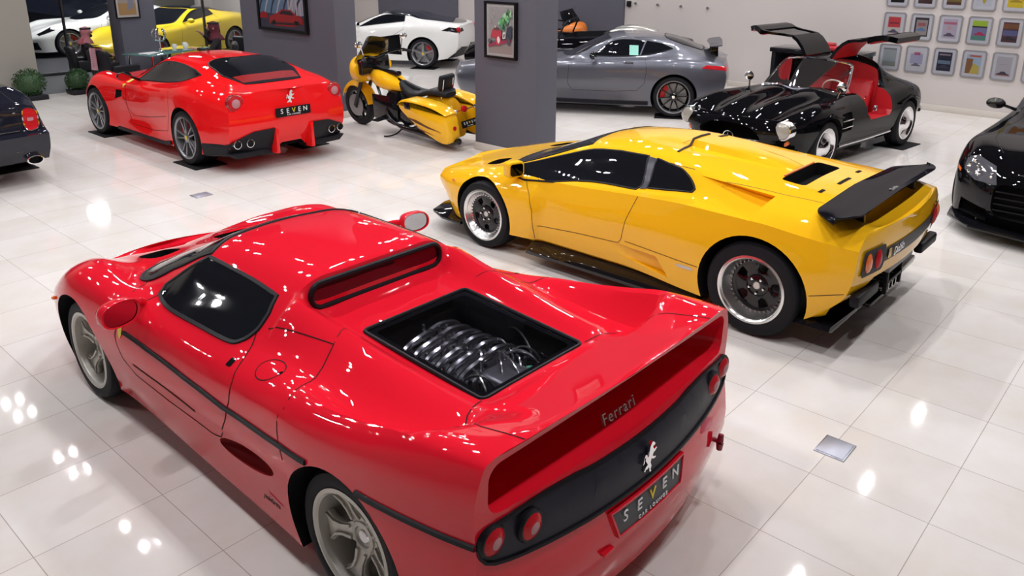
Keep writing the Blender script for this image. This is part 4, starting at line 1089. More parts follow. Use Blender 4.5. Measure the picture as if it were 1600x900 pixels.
# ------------------------------------------------------------------ mid-engined cars (white one inside, two outside the window)
def make_mid(label, loc, rz, m, roofm, name='sports_car', detail=True):
    car = empty(name, label, 'car', loc, rz)
    WB = 2.65
    C = [
     [(-.62,.72,.26),(0,.85,.17),(2.7,.85,.16),(3.30,.55,.17)],
     [(-.68,.80,.26),(-.4,.93,.21),(0,.97,.18),(.5,.93,.17),(2.0,.92,.16),(2.7,.955,.16),(3.2,.85,.15),(3.46,.58,.15)],
     [(-.80,.82,.45),(-.4,.95,.45),(0,.975,.45),(.5,.94,.42),(1.2,.90,.40),(2.0,.91,.40),(2.7,.965,.40),(3.2,.87,.36),(3.56,.5,.34)],
     [(-.84,.82,.68),(-.4,.95,.70),(0,.975,.72),(.5,.955,.70),(1.2,.91,.66),(2.0,.92,.63),(2.7,.965,.62),(3.2,.86,.55),(3.58,.45,.45)],
     [(-.82,.78,.90),(-.4,.90,.955),(0,.935,.965),(.5,.91,.94),(1.2,.88,.88),(2.0,.88,.81),(2.7,.89,.79),(3.2,.75,.66),(3.55,.38,.50)],
     [(-.82,.66,.98),(-.4,.76,1.04),(0,.78,1.06),(.5,.78,1.02),(1.2,.775,.955),(1.7,.77,.90),(2.1,.77,.86),(2.7,.72,.845),(3.2,.56,.70),(3.52,.3,.53)],
     [(-.83,.50,1.0),(-.4,.55,1.07),(.0,.58,1.12),(.45,.56,1.20),(.9,.54,1.225),(1.3,.58,1.13),(1.8,.65,.93),(2.15,.60,.84),(2.7,.5,.77),(3.2,.38,.66),(3.53,.2,.54)],
     [(-.84,.30,1.0),(-.4,.34,1.08),(.0,.36,1.14),(.4,.36,1.24),(.9,.36,1.262),(1.4,.38,1.12),(1.9,.42,.94),(2.3,.40,.82),(2.7,.3,.75),(3.2,.22,.65),(3.55,.12,.54)],
     [(-.85,0,1.0),(-.4,0,1.08),(.0,0,1.14),(.4,0,1.25),(.9,0,1.275),(1.4,0,1.135),(1.95,0,.94),(2.4,0,.81),(2.7,0,.75),(3.2,0,.65),(3.55,0,.54)],
    ]
    bm = body_surface(C, frange(-.85, 3.58, .085), 4, sharp=(1,), rear_bulge=lambda z: .09, front_bulge=lambda z: .12, ncap=18)
    cu = []; arches(cu, [(0, .345, .39), (WB, .34, .375)], .58)
    for s in (-1, 1): cu.append((wedge_cut([(s*1.1,1.05,.70),(s*.89,1.05,.70),(s*1.1,1.0,.32),(s*.89,1.0,.32)], [(s*1.1,.55,.78),(s*.80,.55,.78),(s*1.1,.52,.30),(s*.80,.52,.30)]), WELL))
    bm, ml = cut(bm, [m], cu); c = Car(car, bm, ml)
    win = spline2([(1.62,.915),(1.2,.975),(.75,1.03),(.50,1.06)], 4, False)+spline2([(.52,1.18),(.9,1.195),(1.1,1.165),(1.3,1.09)], 4, False)
    c.both('side_window', TINT, win, seal=TRIM, sw=.02)
    ws = spline2([(-.48,1.12),(0,1.18),(.48,1.12)], 5, False)+spline2([(.62,1.62),(.62,1.85),(.3,2.12),(0,2.17),(-.3,2.12),(-.62,1.85),(-.62,1.62)], 4, False)
    c.patch('windshield', TINT, [(ws, 'T')], seal=TRIM)
    if roofm:
        rf = spline2([(-.52,1.06),(0,1.14),(.52,1.06)], 5, False)+spline2([(.575,.85),(.60,.40),(.66,.02),(.55,-.55),(.30,-.74),(0,-.78),(-.30,-.74),(-.55,-.55),(-.66,.02),(-.60,.40),(-.575,.85)], 4, False)
        c.patch('roof_panel', roofm, [(rf, 'T')], .006)
    c.seams([[(.50,1.04),(.46,.90),(.95,.62),(1.0,.34),(1.7,.30),(1.85,.5),(1.80,.86)]], GAPG)
    for s in (-1, 1):
        sd = 'L' if s < 0 else 'R'
        g = bmesh.new(); c.sk.patch(g, [(s*.50,.86),(s*.80,.83),(s*.80,.90),(s*.56,.94)], 'B', .006, .04); c.sk.patch(g, [(-.46,.885),(-.82,.83),(-.82,.93),(-.62,.955)], sd, .006, .04); build('tail_light', g, GLOSSB, car)
        p = c.sk.pt(s*.74, .885, 'B', 0); lathe_at(p, [(.07, .04), (.07, -.02), (.04, -.03), (.001, -.032)], LENS, 'light_lens', car)
        P = [(s*.10,.22),(s*.16,.46),(s*.62,.50),(s*.80,.42),(s*.86,.24)]; c.patch('lower_bumper', TRIM, [(P, 'B')], .012)
        g = bmesh.new(); c.sk.patch(g, [(2.95,.69),(3.30,.56),(3.32,.60),(3.0,.76)], sd, .006, .05); build('headlight', g, GLOSSB, car)
        c.patch('front_intake', TRIM, [([(s*.42,.20),(s*.80,.22),(s*.76,.40),(s*.55,.38)], 'F')], .006)
        mirror_pod(car, (s*1.0, 1.58, .975), (.10, .07, .06), m, [(s*.92, 1.6, .95), (s*.77, 1.62, .90)], s)
        for y, W, R in ((WB, .25, .335), (0, .31, .345)):
            w = add_wheel(car, s*.95, y, R, .262, W, s, rim_single(), cal=.6); hub_cap(w, s*.935, y, R, s, .03, mat('yellow_cap', (.70, .52, .04), .35))
    return car
make_mid('white mid-engined car with a black roof, behind the yellow motorcycle', (13.60, 14.78, .012), A30, WHT, mat('black_roof', (.006, .008, .016), .12, coat=1))
make_mid('white low supercar parked outside the left window', (10.7, 23.35, -.02), math.radians(90), WHT, None)
make_mid('yellow low supercar parked outside behind the seated people', (11.05, 21.1, -.02), math.radians(110), mat('lemon_paint', (.85, .62, .02), .3, coat=1), mat('black_roof', (.006, .008, .016), .12, coat=1))
# ------------------------------------------------------------------ dark blue saloon at the left edge
def make_saloon():
    car = empty('saloon_car', 'dark blue saloon car with a red upright tail light at the left edge', 'car', (2.42, 11.35, .012))
    WB = 3.0
    C = [
     [(-1.0,.72,.26),(0,.85,.20),(3.0,.85,.20),(3.80,.60,.24)],
     [(-1.06,.84,.28),(-.4,.93,.24),(0,.95,.22),(1.5,.94,.22),(3.0,.95,.22),(3.6,.86,.22),(3.86,.66,.26)],
     [(-1.12,.86,.44),(-.4,.955,.46),(0,.965,.46),(1.5,.955,.46),(3.0,.965,.46),(3.6,.88,.44),(3.90,.68,.44)],
     [(-1.14,.86,.585),(-.4,.955,.66),(0,.965,.70),(1.5,.95,.70),(3.0,.96,.70),(3.6,.87,.68),(3.90,.66,.64)],
     [(-1.03,.84,.62),(-.4,.94,.88),(0,.95,.92),(1.5,.93,.93),(3.0,.93,.92),(3.6,.82,.88),(3.88,.60,.82)],
     [(-1.01,.80,.86),(-.4,.84,1.0),(0,.82,1.02),(.5,.80,1.02),(1.5,.79,1.01),(2.2,.78,1.0),(3.0,.74,1.0),(3.6,.62,.96),(3.86,.46,.88)],
     [(-1.00,.60,.95),(-.5,.60,1.06),(.0,.60,1.14),(.5,.58,1.36),(1.2,.57,1.44),(1.7,.59,1.40),(2.2,.66,1.14),(2.5,.64,1.02),(3.0,.52,1.02),(3.6,.42,.98),(3.85,.3,.90)],
     [(-1.00,.3,.97),(-.5,.3,1.08),(0,.3,1.16),(.5,.34,1.42),(1.2,.34,1.48),(1.75,.34,1.44),(2.3,.36,1.14),(2.6,.3,1.04),(3.0,.26,1.04),(3.6,.2,.99),(3.85,.12,.91)],
     [(-1.00,0,.97),(-.5,0,1.08),(0,0,1.16),(.5,0,1.44),(1.2,0,1.495),(1.8,0,1.45),(2.35,0,1.14),(2.7,0,1.045),(3.0,0,1.04),(3.6,0,.99),(3.85,0,.91)],
    ]
    bm = body_surface(C, frange(-1.14, 3.9, .09), 4, sharp=(1, 3), rear_bulge=lambda z: .06, front_bulge=lambda z: .06, ncap=18)
    cu = []; arches(cu, [(0, .36, .41), (WB, .36, .41)], .58)
    bm, ml = cut(bm, [NAVY], cu); c = Car(car, bm, ml)
    win = spline2([(2.15,1.05),(1.5,1.05),(.8,1.06),(.25,1.09)], 4, False)+spline2([(.5,1.30),(.9,1.38),(1.4,1.40),(1.75,1.33)], 4, False)
    c.both('side_window', TINT, win, seal=CHROME, sw=.02)
    c.patch('rear_window', TINT, [([(-.50,.06),(.50,.06),(.46,.45),(-.46,.45)], 'T')], seal=TRIM)
    c.patch('windshield', TINT, [([(-.54,1.85),(.54,1.85),(.62,2.4),(-.62,2.4)], 'T')], seal=TRIM)
    for s in (-1, 1):
        P = spline2([(s*.645,.86),(s*.70,.885),(s*.785,.85),(s*.80,.76),(s*.79,.655),(s*.73,.625),(s*.66,.635),(s*.635,.74)], 4)
        l = c.patch('tail_light', LENS, [(P, 'B')], .014, .04)
        g = bmesh.new(); c.sk.line(g, P, 'B', .014, .006, .03, closed=True, height=.014); build('light_surround', g, CHROME, l)
        c.patch('reverse_lamp', LENSC, [(rrect(s*.715-.035, .735, s*.715+.035, .775, .012), 'B')], .020, .03, par=l)
        g = bmesh.new(); M = Matrix.Translation((s*.665, -1.10, .30)) @ Matrix.Diagonal((1.75, 1, 1, 1)); lathe(g, [(.052, .10), (.052, -.06), (.043, -.062), (.040, .05)], 28, 'y', M); ex = build('exhaust_pipe', g, CHROME, car)
        g = bmesh.new(); lathe(g, [(.040, -.0), (.001, -.0)], 28, 'y', M); build('pipe_bore', g, WELL, ex)
        mirror_pod(car, (s*1.02, 2.2, 1.08), (.10, .08, .07), NAVY, [(s*.94, 2.2, 1.06), (s*.78, 2.2, 1.03)], s)
        for y in (0, WB):
            w = add_wheel(car, s*.955, y, .36, .27, .27, s, rim_single(7)); hub_cap(w, s*.94, y, .36, s, .04, CHROME)
    c.lines('panel_seam', GAPG, [([(s*.60,-.98),(s*.58,-.60),(s*.56,-.10)], 'T', .006) for s in (-1, 1)]+[([(s*.60,.95),(s*.60,.62)], 'B', .006) for s in (-1, 1)])
    g = bmesh.new(); c.sk.line(g, [(-.58,.635),(.58,.635)], 'B', .016, .003, .05, height=.012); build('boot_trim', g, CHROME, car)
    return car
make_saloon()
# ------------------------------------------------------------------ black classic with raised doors
def rim_chrome(Rr, W):
    b = bmesh.new()
    lathe(b, [(Rr+.012, -.004), (Rr+.012, .004), (Rr-.01, .004), (Rr-.03, -.02), (Rr-.05, -.03), (.12, -.012), (.10, .012), (.07, .026), (.03, .032), (.001, .033)], 48, 'x')
    return [('rim', b, CHROME)]
def make_classic():
    car = empty('classic_car', 'black classic coupe with both doors raised like wings and a red interior', 'car', (12.36, 4.20, .012), math.radians(83.5))
    WB = 2.33
    C = [
     [(-.75,.45,.30),(0,.65,.22),(2.4,.65,.22),(3.0,.45,.30)],
     [(-.85,.56,.32),(-.4,.72,.27),(0,.77,.24),(.5,.79,.22),(1.7,.79,.22),(2.38,.80,.24),(2.85,.76,.27),(3.12,.60,.32)],
     [(-1.0,.58,.46),(-.4,.80,.43),(0,.86,.42),(.5,.84,.40),(1.7,.84,.40),(2.38,.88,.42),(2.85,.82,.43),(3.16,.60,.46)],
     [(-1.04,.57,.58),(-.4,.82,.62),(0,.885,.64),(.5,.855,.60),(1.7,.855,.58),(2.38,.90,.62),(2.85,.87,.60),(3.17,.70,.59)],
     [(-1.0,.52,.70),(-.4,.76,.80),(0,.80,.835),(.5,.79,.80),(1.2,.79,.765),(1.7,.79,.775),(2.38,.84,.82),(2.85,.815,.775),(3.12,.69,.70)],
     [(-.98,.42,.75),(-.4,.64,.865),(0,.67,.91),(.5,.68,.875),(1.2,.68,.86),(1.7,.67,.865),(2.38,.70,.875),(2.8,.70,.82),(3.09,.63,.73)],
     [(-.98,.3,.78),(-.4,.50,.90),(0,.50,1.0),(.4,.52,1.16),(.47,.52,1.19),(.52,.54,.89),(1.2,.54,.885),(1.7,.52,.88),(2.38,.48,.805),(2.8,.46,.75),(3.11,.40,.67)],
     [(-.98,.15,.80),(-.4,.27,.95),(0,.3,1.10),(.35,.33,1.24),(.47,.33,1.27),(.52,.34,.90),(1.2,.34,.90),(1.7,.26,.935),(2.38,.25,.895),(2.8,.24,.82),(3.12,.22,.70)],
     [(-.98,0,.81),(-.4,0,.97),(0,0,1.13),(.35,0,1.27),(.47,0,1.30),(.52,0,.90),(1.2,0,.90),(1.7,0,.90),(2.38,0,.84),(2.8,0,.78),(3.13,0,.68)],
    ]
    bm = body_surface(C, sorted(set([round(q, 3) for q in frange(-1.04, .40, .08)+[.44, .47, .48, .50, .52, .54]+frange(.6, 3.17, .08)])), 4, sharp=(1,), rear_bulge=lambda z: .05, front_bulge=lambda z: .12, ncap=18)
    cu = []; arches(cu, [(0, .335, .375), (WB, .335, .375)], .50)
    cu.append((prism_cut(rrect(-.60, .485, .60, 1.40, .06), .34, 2, 'z'), REDL))
    for s in (-1, 1): cu.append((prism_cut([(.56,.60),(.62,.54),(1.18,.54),(1.27,.62),(1.30,1.5),(.56,1.5)], s*.40, s*1.2, 'x'), REDL))
    cu.append((prism_cut(spline2([(-.44,.50),(-.30,.62),(0,.65),(.30,.62),(.44,.50),(.30,.40),(0,.38),(-.30,.40)], 4), 2.95, 3.5, 'y'), WELL))
    for s in (-1, 1): cu.append((prism_cut(rrect(1.70, .47, 2.02, .71, .03), s*.80, s*1.1, 'x'), WELL))
    bm, ml = cut(bm, [BLK], cu); c = Car(car, bm, ml)
    # interior
    g = bmesh.new(); box(g, (-.59, .50, .34), (.59, 1.39, .36), .004); io = build('cabin_floor', g, REDL, car)
    for s in (-1, 1):
        g = bmesh.new(); box(g, (s*.30-.22, .62, .36), (s*.30+.22, 1.12, .52), .05, 3); so = build('seat', g, REDL, car)
        g = bmesh.new(); box(g, (s*.30-.22, -.06, 0), (s*.30+.22, .06, .52), .05, 3); g.transform(Matrix.Translation((0, .60, .46)) @ Matrix.Rotation(.28, 4, 'X')); build('backrest', g, REDL, so)
    g = bmesh.new(); box(g, (-.58, 1.24, .66), (.58, 1.42, .89), .05, 3); build('dashboard', g, REDL, car)
    g = bmesh.new(); M = Matrix.Translation((-.30, 1.16, .84)) @ Matrix.Rotation(1.1, 4, 'X'); tube(g, [M @ Vector((.19*math.cos(2*PI*k/28), .19*math.sin(2*PI*k/28), 0)) for k in range(28)], .012, 8, closed=True)
    for a in (0, 2.1, 4.2): tube(g, [M @ Vector((0, 0, 0)), M @ Vector((.19*math.cos(a), .19*math.sin(a), 0))], .01, 6)
    build('steering_wheel', g, mat('ivory', (.75, .70, .58), .3), car)
    g = bmesh.new(); lathe(g, [(.05, -.012), (.05, .012), (.04, .016), (.001, .016)], 20, 'y', Matrix.Translation((.05, 1.235, .80))); box(g, (-.02, 1.23, .82), (.22, 1.24, .87), .004); build('gauge_panel', g, CHROME, car)
    # windscreen frame, spine, glass
    A = [(-.60, 1.50, .885), (-.575, 1.38, 1.0), (-.53, 1.25, 1.13), (-.47, 1.15, 1.225)]
    top = [(-.30, 1.20, 1.262), (0, 1.215, 1.275), (.30, 1.20, 1.262)]
    path = A+top+[(-x, y, z) for x, y, z in A[::-1]]
    g = bmesh.new(); tube(g, spline2(path, 4, False), .016, 8); fr = build('windscreen_frame', g, CHROME, car)
    base = [(.60, 1.50, .885), (.30, 1.62, .905), (0, 1.65, .91), (-.30, 1.62, .905)]
    g = bmesh.new(); tube(g, spline2([(-.60, 1.50, .885)]+base[::-1], 4, False), .014, 8); build('windscreen_base', g, CHROME, fr)
    g = bmesh.new(); up = spline2(path, 3, False); lo = spline2([(-.60, 1.50, .885)]+base[::-1], 3, False)
    n = 24; U = [Vector(up[int(i*(len(up)-1)/n)]) for i in range(n+1)]; L = [Vector(lo[int(i*(len(lo)-1)/n)]) for i in range(n+1)]
    uu = [g.verts.new(p) for p in U]; ll = [g.verts.new(p) for p in L]
    for i in range(n):
        try: g.faces.new((ll[i], ll[i+1], uu[i+1], uu[i]))
        except ValueError: pass
    bmesh.ops.remove_doubles(g, verts=g.verts, dist=1e-4); build('windshield', g, thin_glass('clear_glass', (.93, .95, .95), 1.45), fr)
    g = bmesh.new(); prism(g, rrect(-.17, .44, .17, 1.23, .03), 1.272, 1.305, 'z', .01)
    for v in g.verts: v.co.z -= .035*((v.co.y-.75)/.5)**2*.7+.10*v.co.x**2*2
    build('roof_spine', g, BLK, car)
    g = bmesh.new()   # rear glass as chrome rimmed patch
    rw = spline2([(-.38,-.10),(0,-.14),(.38,-.10)], 4, False)+spline2([(.42,.12),(.36,.32),(0,.36),(-.36,.32),(-.42,.12)], 4, False)
    g.free(); c.patch('rear_window', TINT, [(rw, 'T')], seal=CHROME)
    # doors: built shut, then swung up about the roof hinge
    for s in (-1, 1):
        hinge = Vector((s*.17, 0, 1.30))
        prof = [(.17,1.300),(.30,1.285),(.42,1.245),(.50,1.19),(.56,1.10),(.63,.98),(.70,.885),(.765,.83),(.81,.76),(.835,.68),(.845,.60)]
        def place(p):
            M = Matrix.Translation(hinge) @ Matrix.Rotation(-s*math.radians(66), 4, 'Y') @ Matrix.Translation(-hinge); return M @ Vector(p)
        def shell(name, i0, i1, y0, y1, thick, m, mi, par, inner=None, shift=0):
            g = bmesh.new(); O = []; I = []
            for i in range(i0, i1+1):
                x, z = prof[i]; a = prof[max(i-1, 0)]; b = prof[min(i+1, len(prof)-1)]
                t = Vector((b[0]-a[0], b[1]-a[1])).normalized(); nn = Vector((-t.y, t.x))*-1
                if nn.x > 0 or nn.y > 0: nn = -nn
                ya = y0(z) if callable(y0) else y0; yb = y1(z) if callable(y1) else y1
                O.append([g.verts.new(place((s*(x+nn.x*shift), yy, z+nn.y*shift))) for yy in (ya, yb)])
                I.append([g.verts.new(place((s*(x+nn.x*(thick+shift)), yy, z+nn.y*(thick+shift)))) for yy in (ya, yb)])
            n = len(O)
            for k in range(n-1):
                g.faces.new((O[k][0], O[k][1], O[k+1][1], O[k+1][0])); f = g.faces.new((I[k][0], I[k+1][0], I[k+1][1], I[k][1])); f.material_index = mi
                g.faces.new((O[k][0], O[k+1][0], I[k+1][0], I[k][0])); g.faces.new((O[k][1], I[k][1], I[k+1][1], O[k+1][1]))
            g.faces.new((O[0][0], I[0][0], I[0][1], O[0][1])); g.faces.new((O[-1][0], O[-1][1], I[-1][1], I[-1][0]))
            bmesh.ops.recalc_face_normals(g, faces=g.faces)
            return build(name, g, m, par, 25)
        yf = lambda z: 1.20+max(0, (1.20-z))*.75 if z > .88 else 1.44-max(0, .88-z)*.75
        yr = lambda z: .50+.12*max(0, .9-z)
        d = shell('door', 0, 3, .50, 1.20, .045, [BLK, REDL], 1, car)
        shell('door_panel', 6, 10, yr, yf, .07, [BLK, REDL], 1, d)
        for k, (ya, yb) in enumerate(((lambda z: .50, lambda z: .545), (lambda z: yf(z)-.045, yf))): shell('window_frame', 3, 6, ya, yb, .035, [BLK, BLK], 1, d)
        shell('door_glass', 3, 6, .545, lambda z: yf(z)-.045, .006, [thin_glass('clear_glass', (.93, .95, .95), 1.45)], 0, d, shift=.014)
        shell('door_lining', 6, 10, lambda z: yr(z)+.05, lambda z: yf(z)-.06, .012, [REDL], 0, d, shift=.068)
        g = bmesh.new(); tube(g, [place((s*.80, .75, .70)), place((s*.74, .75, .70)), place((s*.74, 1.0, .70)), place((s*.80, 1.0, .70))], .012, 8); build('pull_handle', g, CHROME, d)
        # exterior fittings
        p = c.sk.pt(s*.60, .60, 'F', 0) or Vector((s*.60, 3.1, .6))
        hl = lathe_at((s*.685, 3.035, .62), [(.112, -.14), (.118, .10), (.112, .115), (.104, .118)], CHROME, 'headlight', car, 32)
        g = bmesh.new(); lathe(g, [(.105, .112), (.09, .135), (.05, .152), (.001, .158)], 32, 'y', Matrix.Translation((s*.685, 3.035, .62))); build('headlight_glass', g, mat('smoky_lens', (.34, .32, .28), .15, .1, coat=1), hl)
        lathe_at((s*.69, 3.02, .47), [(.04, -.05), (.045, .04), (.001, .055)], AMBER, 'turn_signal', car, 18)
        g = bmesh.new(); tube(g, spline2([(s*.66, 1.80, .865), (s*.665, 1.79, .92), (s*.68, 1.78, .97)], 4, False), .012, 8); mo = build('fender_mirror', g, CHROME, car)
        g = bmesh.new(); lathe(g, [(.001, -.02), (.062, -.02), (.066, -.005), (.055, .03), (.03, .05), (.001, .055)], 24, 'y', Matrix.Translation((s*.685, 1.78, 1.01))); build('mirror_shell', g, CHROME, mo)
        g = bmesh.new(); lathe(g, [(.045, -.01), (.045, .012), (.001, .02)], 18, 'x', Matrix.Translation((s*.80, .98, .66))); lathe(g, [(.001, 0), (.06, 0), (.06, .01), (.05, .014)], 18, 'x', Matrix.Translation((s*.62, .90, .74))); build('sill_fitting', g, CHROME, car)
        g = bmesh.new()
        for z in (.53, .62): box(g, (s*.868-.012, 1.72, z-.008), (s*.868+.012, 2.0, z+.008), .004)
        build('vent_strip', g, CHROME, car)
        g = bmesh.new(); c.sk.line(g, [(.45,.285),(1.2,.275),(1.95,.285)], 'L' if s < 0 else 'R', .03, .004, .05, height=.02); build('sill_moulding', g, CHROME, car)
        g = bmesh.new()
        for y in (0, WB): c.sk.line(g, [(y-.34,.66),(y,.745),(y+.34,.66)], 'L' if s < 0 else 'R', .03, .004, .05, height=.03)
        build('arch_brow', g, BLK, car)
        lathe_at((s*.52, -.99, .62), [(.05, .04), (.05, -.03), (.001, -.05)], LENS, 'tail_light', car, 20)
        for y in (0, WB): add_wheel(car, s*.845, y, .335, .225, .19, s, rim_chrome)
    g = bmesh.new(); tube(g, spline2([(-.44, 3.17, .46), (-.30, 3.21, .46), (0, 3.23, .46), (.30, 3.21, .46), (.44, 3.17, .46)], 5, False), .014, 8); gr = build('grille_bar', g, CHROME, car)
    g = bmesh.new(); tube(g, [(.075*math.cos(2*PI*k/24), 3.235, .46+.075*math.sin(2*PI*k/24)) for k in range(24)], .009, 8, closed=True)
    for a in (90, 210, 330): tube(g, [(0, 3.24, .46), (.075*math.cos(math.radians(a)), 3.235, .46+.075*math.sin(math.radians(a)))], [.016, .004], 6)
    build('star_emblem', g, CHROME, gr)
    g = bmesh.new(); tube(g, spline2([(-.80, 2.95, .36), (-.68, 3.16, .36), (-.40, 3.28, .36), (0, 3.31, .36), (.40, 3.28, .36), (.68, 3.16, .36), (.80, 2.95, .36)], 5, False), .03, 10); build('bumper', g, CHROME, car)
    g = bmesh.new(); tube(g, spline2([(-.70, -.75, .42), (-.56, -1.02, .42), (0, -1.12, .42), (.56, -1.02, .42), (.70, -.75, .42)], 5, False), .03, 10); build('bumper', g, CHROME, car)
    g = bmesh.new(); c.sk.line(g, [(-.55,1.60),(-.30,1.70),(0,1.73),(.30,1.70),(.55,1.60)], 'T', .07, .003, .05, height=.012); build('cowl_trim', g, CHROME, car)
make_classic()
# ------------------------------------------------------------------ motorcycles
def ell(bm, c, r, M=None, nu=20, nv=12): return sphere(bm, c, r, nu, nv, M)
def make_bike(label, loc, rz, lean, m, plate=True, bags=True):
    bike = empty('motorcycle', label, 'motorcycle', loc, rz); bike.rotation_euler = (0, lean, rz)
    WB = 1.90
    def part(name, bm, mm, par=None, deg=40): bmesh.ops.recalc_face_normals(bm, faces=bm.faces); return build(name, bm, mm, par or bike, deg)
    def wheel(y, R, W):
        g = bmesh.new(); Rr = R-.10
        lathe(g, [(Rr, -W/2+.01), (Rr+.03, -W/2), (R-.03, -W/2+.004), (R-.006, -W/2+.03), (R, 0), (R-.006, W/2-.03), (R-.03, W/2-.004), (Rr+.03, W/2), (Rr, W/2-.01)], 44, 'x', Matrix.Translation((0, y, R)))
        w = part('wheel', g, RUB)
        g = bmesh.new(); M = Matrix.Translation((0, y, R))
        lathe(g, [(Rr+.01, -W/2+.02), (Rr-.02, -W/2+.04), (Rr-.025, 0), (Rr-.02, W/2-.04), (Rr+.01, W/2-.02)], 40, 'x', M)
        t = bmesh.new(); spoke(t, [(.02, -.02), (Rr-.02, -.012), (Rr-.02, .012), (.02, .02)], 7, -.02, .02, 0, .004); lathe(t, [(.001, -.07), (.05, -.07), (.05, .07), (.001, .07)], 20, 'x'); t.transform(M)
        t.verts.index_update(); mp = [g.verts.new(v.co) for v in t.verts]
        for f in t.faces: g.faces.new([mp[v.index] for v in f.verts])
        t.free(); part('rim', g, GLOSSB, w)
        g = bmesh.new(); lathe(g, [(.05, .08), (Rr*.75, .08), (Rr*.75, .088), (.05, .088)], 30, 'x', Matrix.Translation((0, y, R))); lathe(g, [(.05, -.08), (Rr*.75, -.08), (Rr*.75, -.088), (.05, -.088)], 30, 'x', Matrix.Translation((0, y, R))); part('brake_disc', g, DISC, w)
    wheel(0, .32, .19); wheel(WB, .33, .14)
    def fender(y, z, R, w, a0, a1, name, lip=.03, n=16):
        g = bmesh.new(); rows = []
        for i in range(n+1):
            a = math.radians(a0+(a1-a0)*i/n); row = []
            for k in range(9):
                u = -1+2*k/8; r = R-.05*u*u-(lip if abs(u) == 1 else 0); row.append(g.verts.new((u*w/2, y+r*math.cos(a), z+r*math.sin(a))))
            rows.append(row)
        for A, B in zip(rows[:-1], rows[1:]):
            for k in range(8): g.faces.new((A[k], A[k+1], B[k+1], B[k]))
        r = bmesh.ops.solidify(g, geom=g.faces[:], thickness=.012)
        return part(name, g, m, None, 50)
    fender(WB, .33, .395, .19, 20, 172, 'front_fender'); fender(0, .32, .42, .26, 40, 205, 'rear_fender')
    # frame, engine
    g = bmesh.new(); box(g, (-.13, .52, .20), (.13, 1.12, .46), .05, 3); en = part('engine', g, mat('engine_black_gloss', (.010, .010, .012), .25))
    for a, y in ((-.42, .72), (.42, .92)):
        g = bmesh.new(); M = Matrix.Translation((0, y, .46)) @ Matrix.Rotation(-a, 4, 'X')
        pr = [(.09, 0)]
        for k in range(7): pr += [(.105, .02+k*.032), (.105, .034+k*.032), (.085, .036+k*.032), (.085, .05+k*.032)]
        pr += [(.10, .25), (.08, .29), (.001, .295)]
        lathe(g, pr, 20, 'z', M); part('cylinder', g, mat('engine_black_gloss', (.010, .010, .012), .25), en)
    g = bmesh.new(); lathe(g, [(.001, -.17), (.12, -.17), (.13, -.14), (.13, -.10)], 24, 'x', Matrix.Translation((0, .90, .56))); lathe(g, [(.001, -.17), (.13, -.16), (.14, -.10)], 24, 'x', Matrix.Translation((0, .62, .32))); part('engine_cover', g, GLOSSB, en)
    g = bmesh.new()
    for s in (-1, 1):
        tube(g, spline2([(s*.05, 1.45, .95), (s*.12, 1.15, .40), (s*.14, 1.05, .20), (s*.14, .50, .17), (s*.13, .25, .40), (s*.10, .1, .62)], 4, False), .022, 8)
        tube(g, [(s*.10, 1.52, 1.02), (s*.10, WB, .33)], [.032, .030], 10)
    tube(g, [(0, 1.42, .95), (0, .45, .70)], .04, 8)
    part('frame', g, GLOSSB)
    for s in (-1, 1):
        g = bmesh.new(); tube(g, spline2([(s*.12, .95, .50), (s*.20, 1.0, .36), (s*.22, .75, .20), (s*.24, .2, .17), (s*.26, -.25, .15), (s*.27, -.60, .17)], 4, False), [.025]*9+[.045]*12, 12); part('exhaust_pipe', g, GLOSSB)
    # tank, seat
    g = bmesh.new(); secs = []
    for y, w, z0, z1 in ((.74,.05,.70,.75),(.80,.11,.67,.80),(.95,.17,.65,.88),(1.12,.185,.66,.925),(1.28,.165,.68,.945),(1.44,.10,.74,.94),(1.50,.05,.80,.92)):
        secs.append([g.verts.new((w*math.copysign(abs(math.cos(a))**.75, math.cos(a)), y, (z0+z1)/2+(z1-z0)/2*math.copysign(abs(math.sin(a))**.8, math.sin(a)))) for a in [2*PI*k/20 for k in range(20)]])
    for A, B in zip(secs[:-1], secs[1:]):
        for i in range(20): g.faces.new((A[i], A[(i+1) % 20], B[(i+1) % 20], B[i]))
    g.faces.new(secs[0]); g.faces.new(secs[-1][::-1]); tk = part('fuel_tank', g, m)
    g = bmesh.new(); box(g, (-.04, .85, .885), (.04, 1.32, .955), .02, 3); part('tank_console', g, GLOSSB, tk)
    g = bmesh.new(); secs = []
    for y, w, z0, z1 in ((-.22,.10,.70,.77),(-.16,.15,.70,.81),(.05,.165,.70,.815),(.20,.15,.68,.77),(.34,.165,.64,.72),(.52,.17,.62,.725),(.66,.13,.64,.77),(.80,.08,.70,.83)):
        secs.append([g.verts.new((w*math.copysign(abs(math.cos(a))**.6, math.cos(a)), y, (z0+z1)/2+(z1-z0)/2*math.copysign(abs(math.sin(a))**.7, math.sin(a)))) for a in [2*PI*k/20 for k in range(20)]])
    for A, B in zip(secs[:-1], secs[1:]):
        for i in range(20): g.faces.new((A[i], A[(i+1) % 20], B[(i+1) % 20], B[i]))
    g.faces.new(secs[0]); g.faces.new(secs[-1][::-1]); part('seat', g, BLKL)
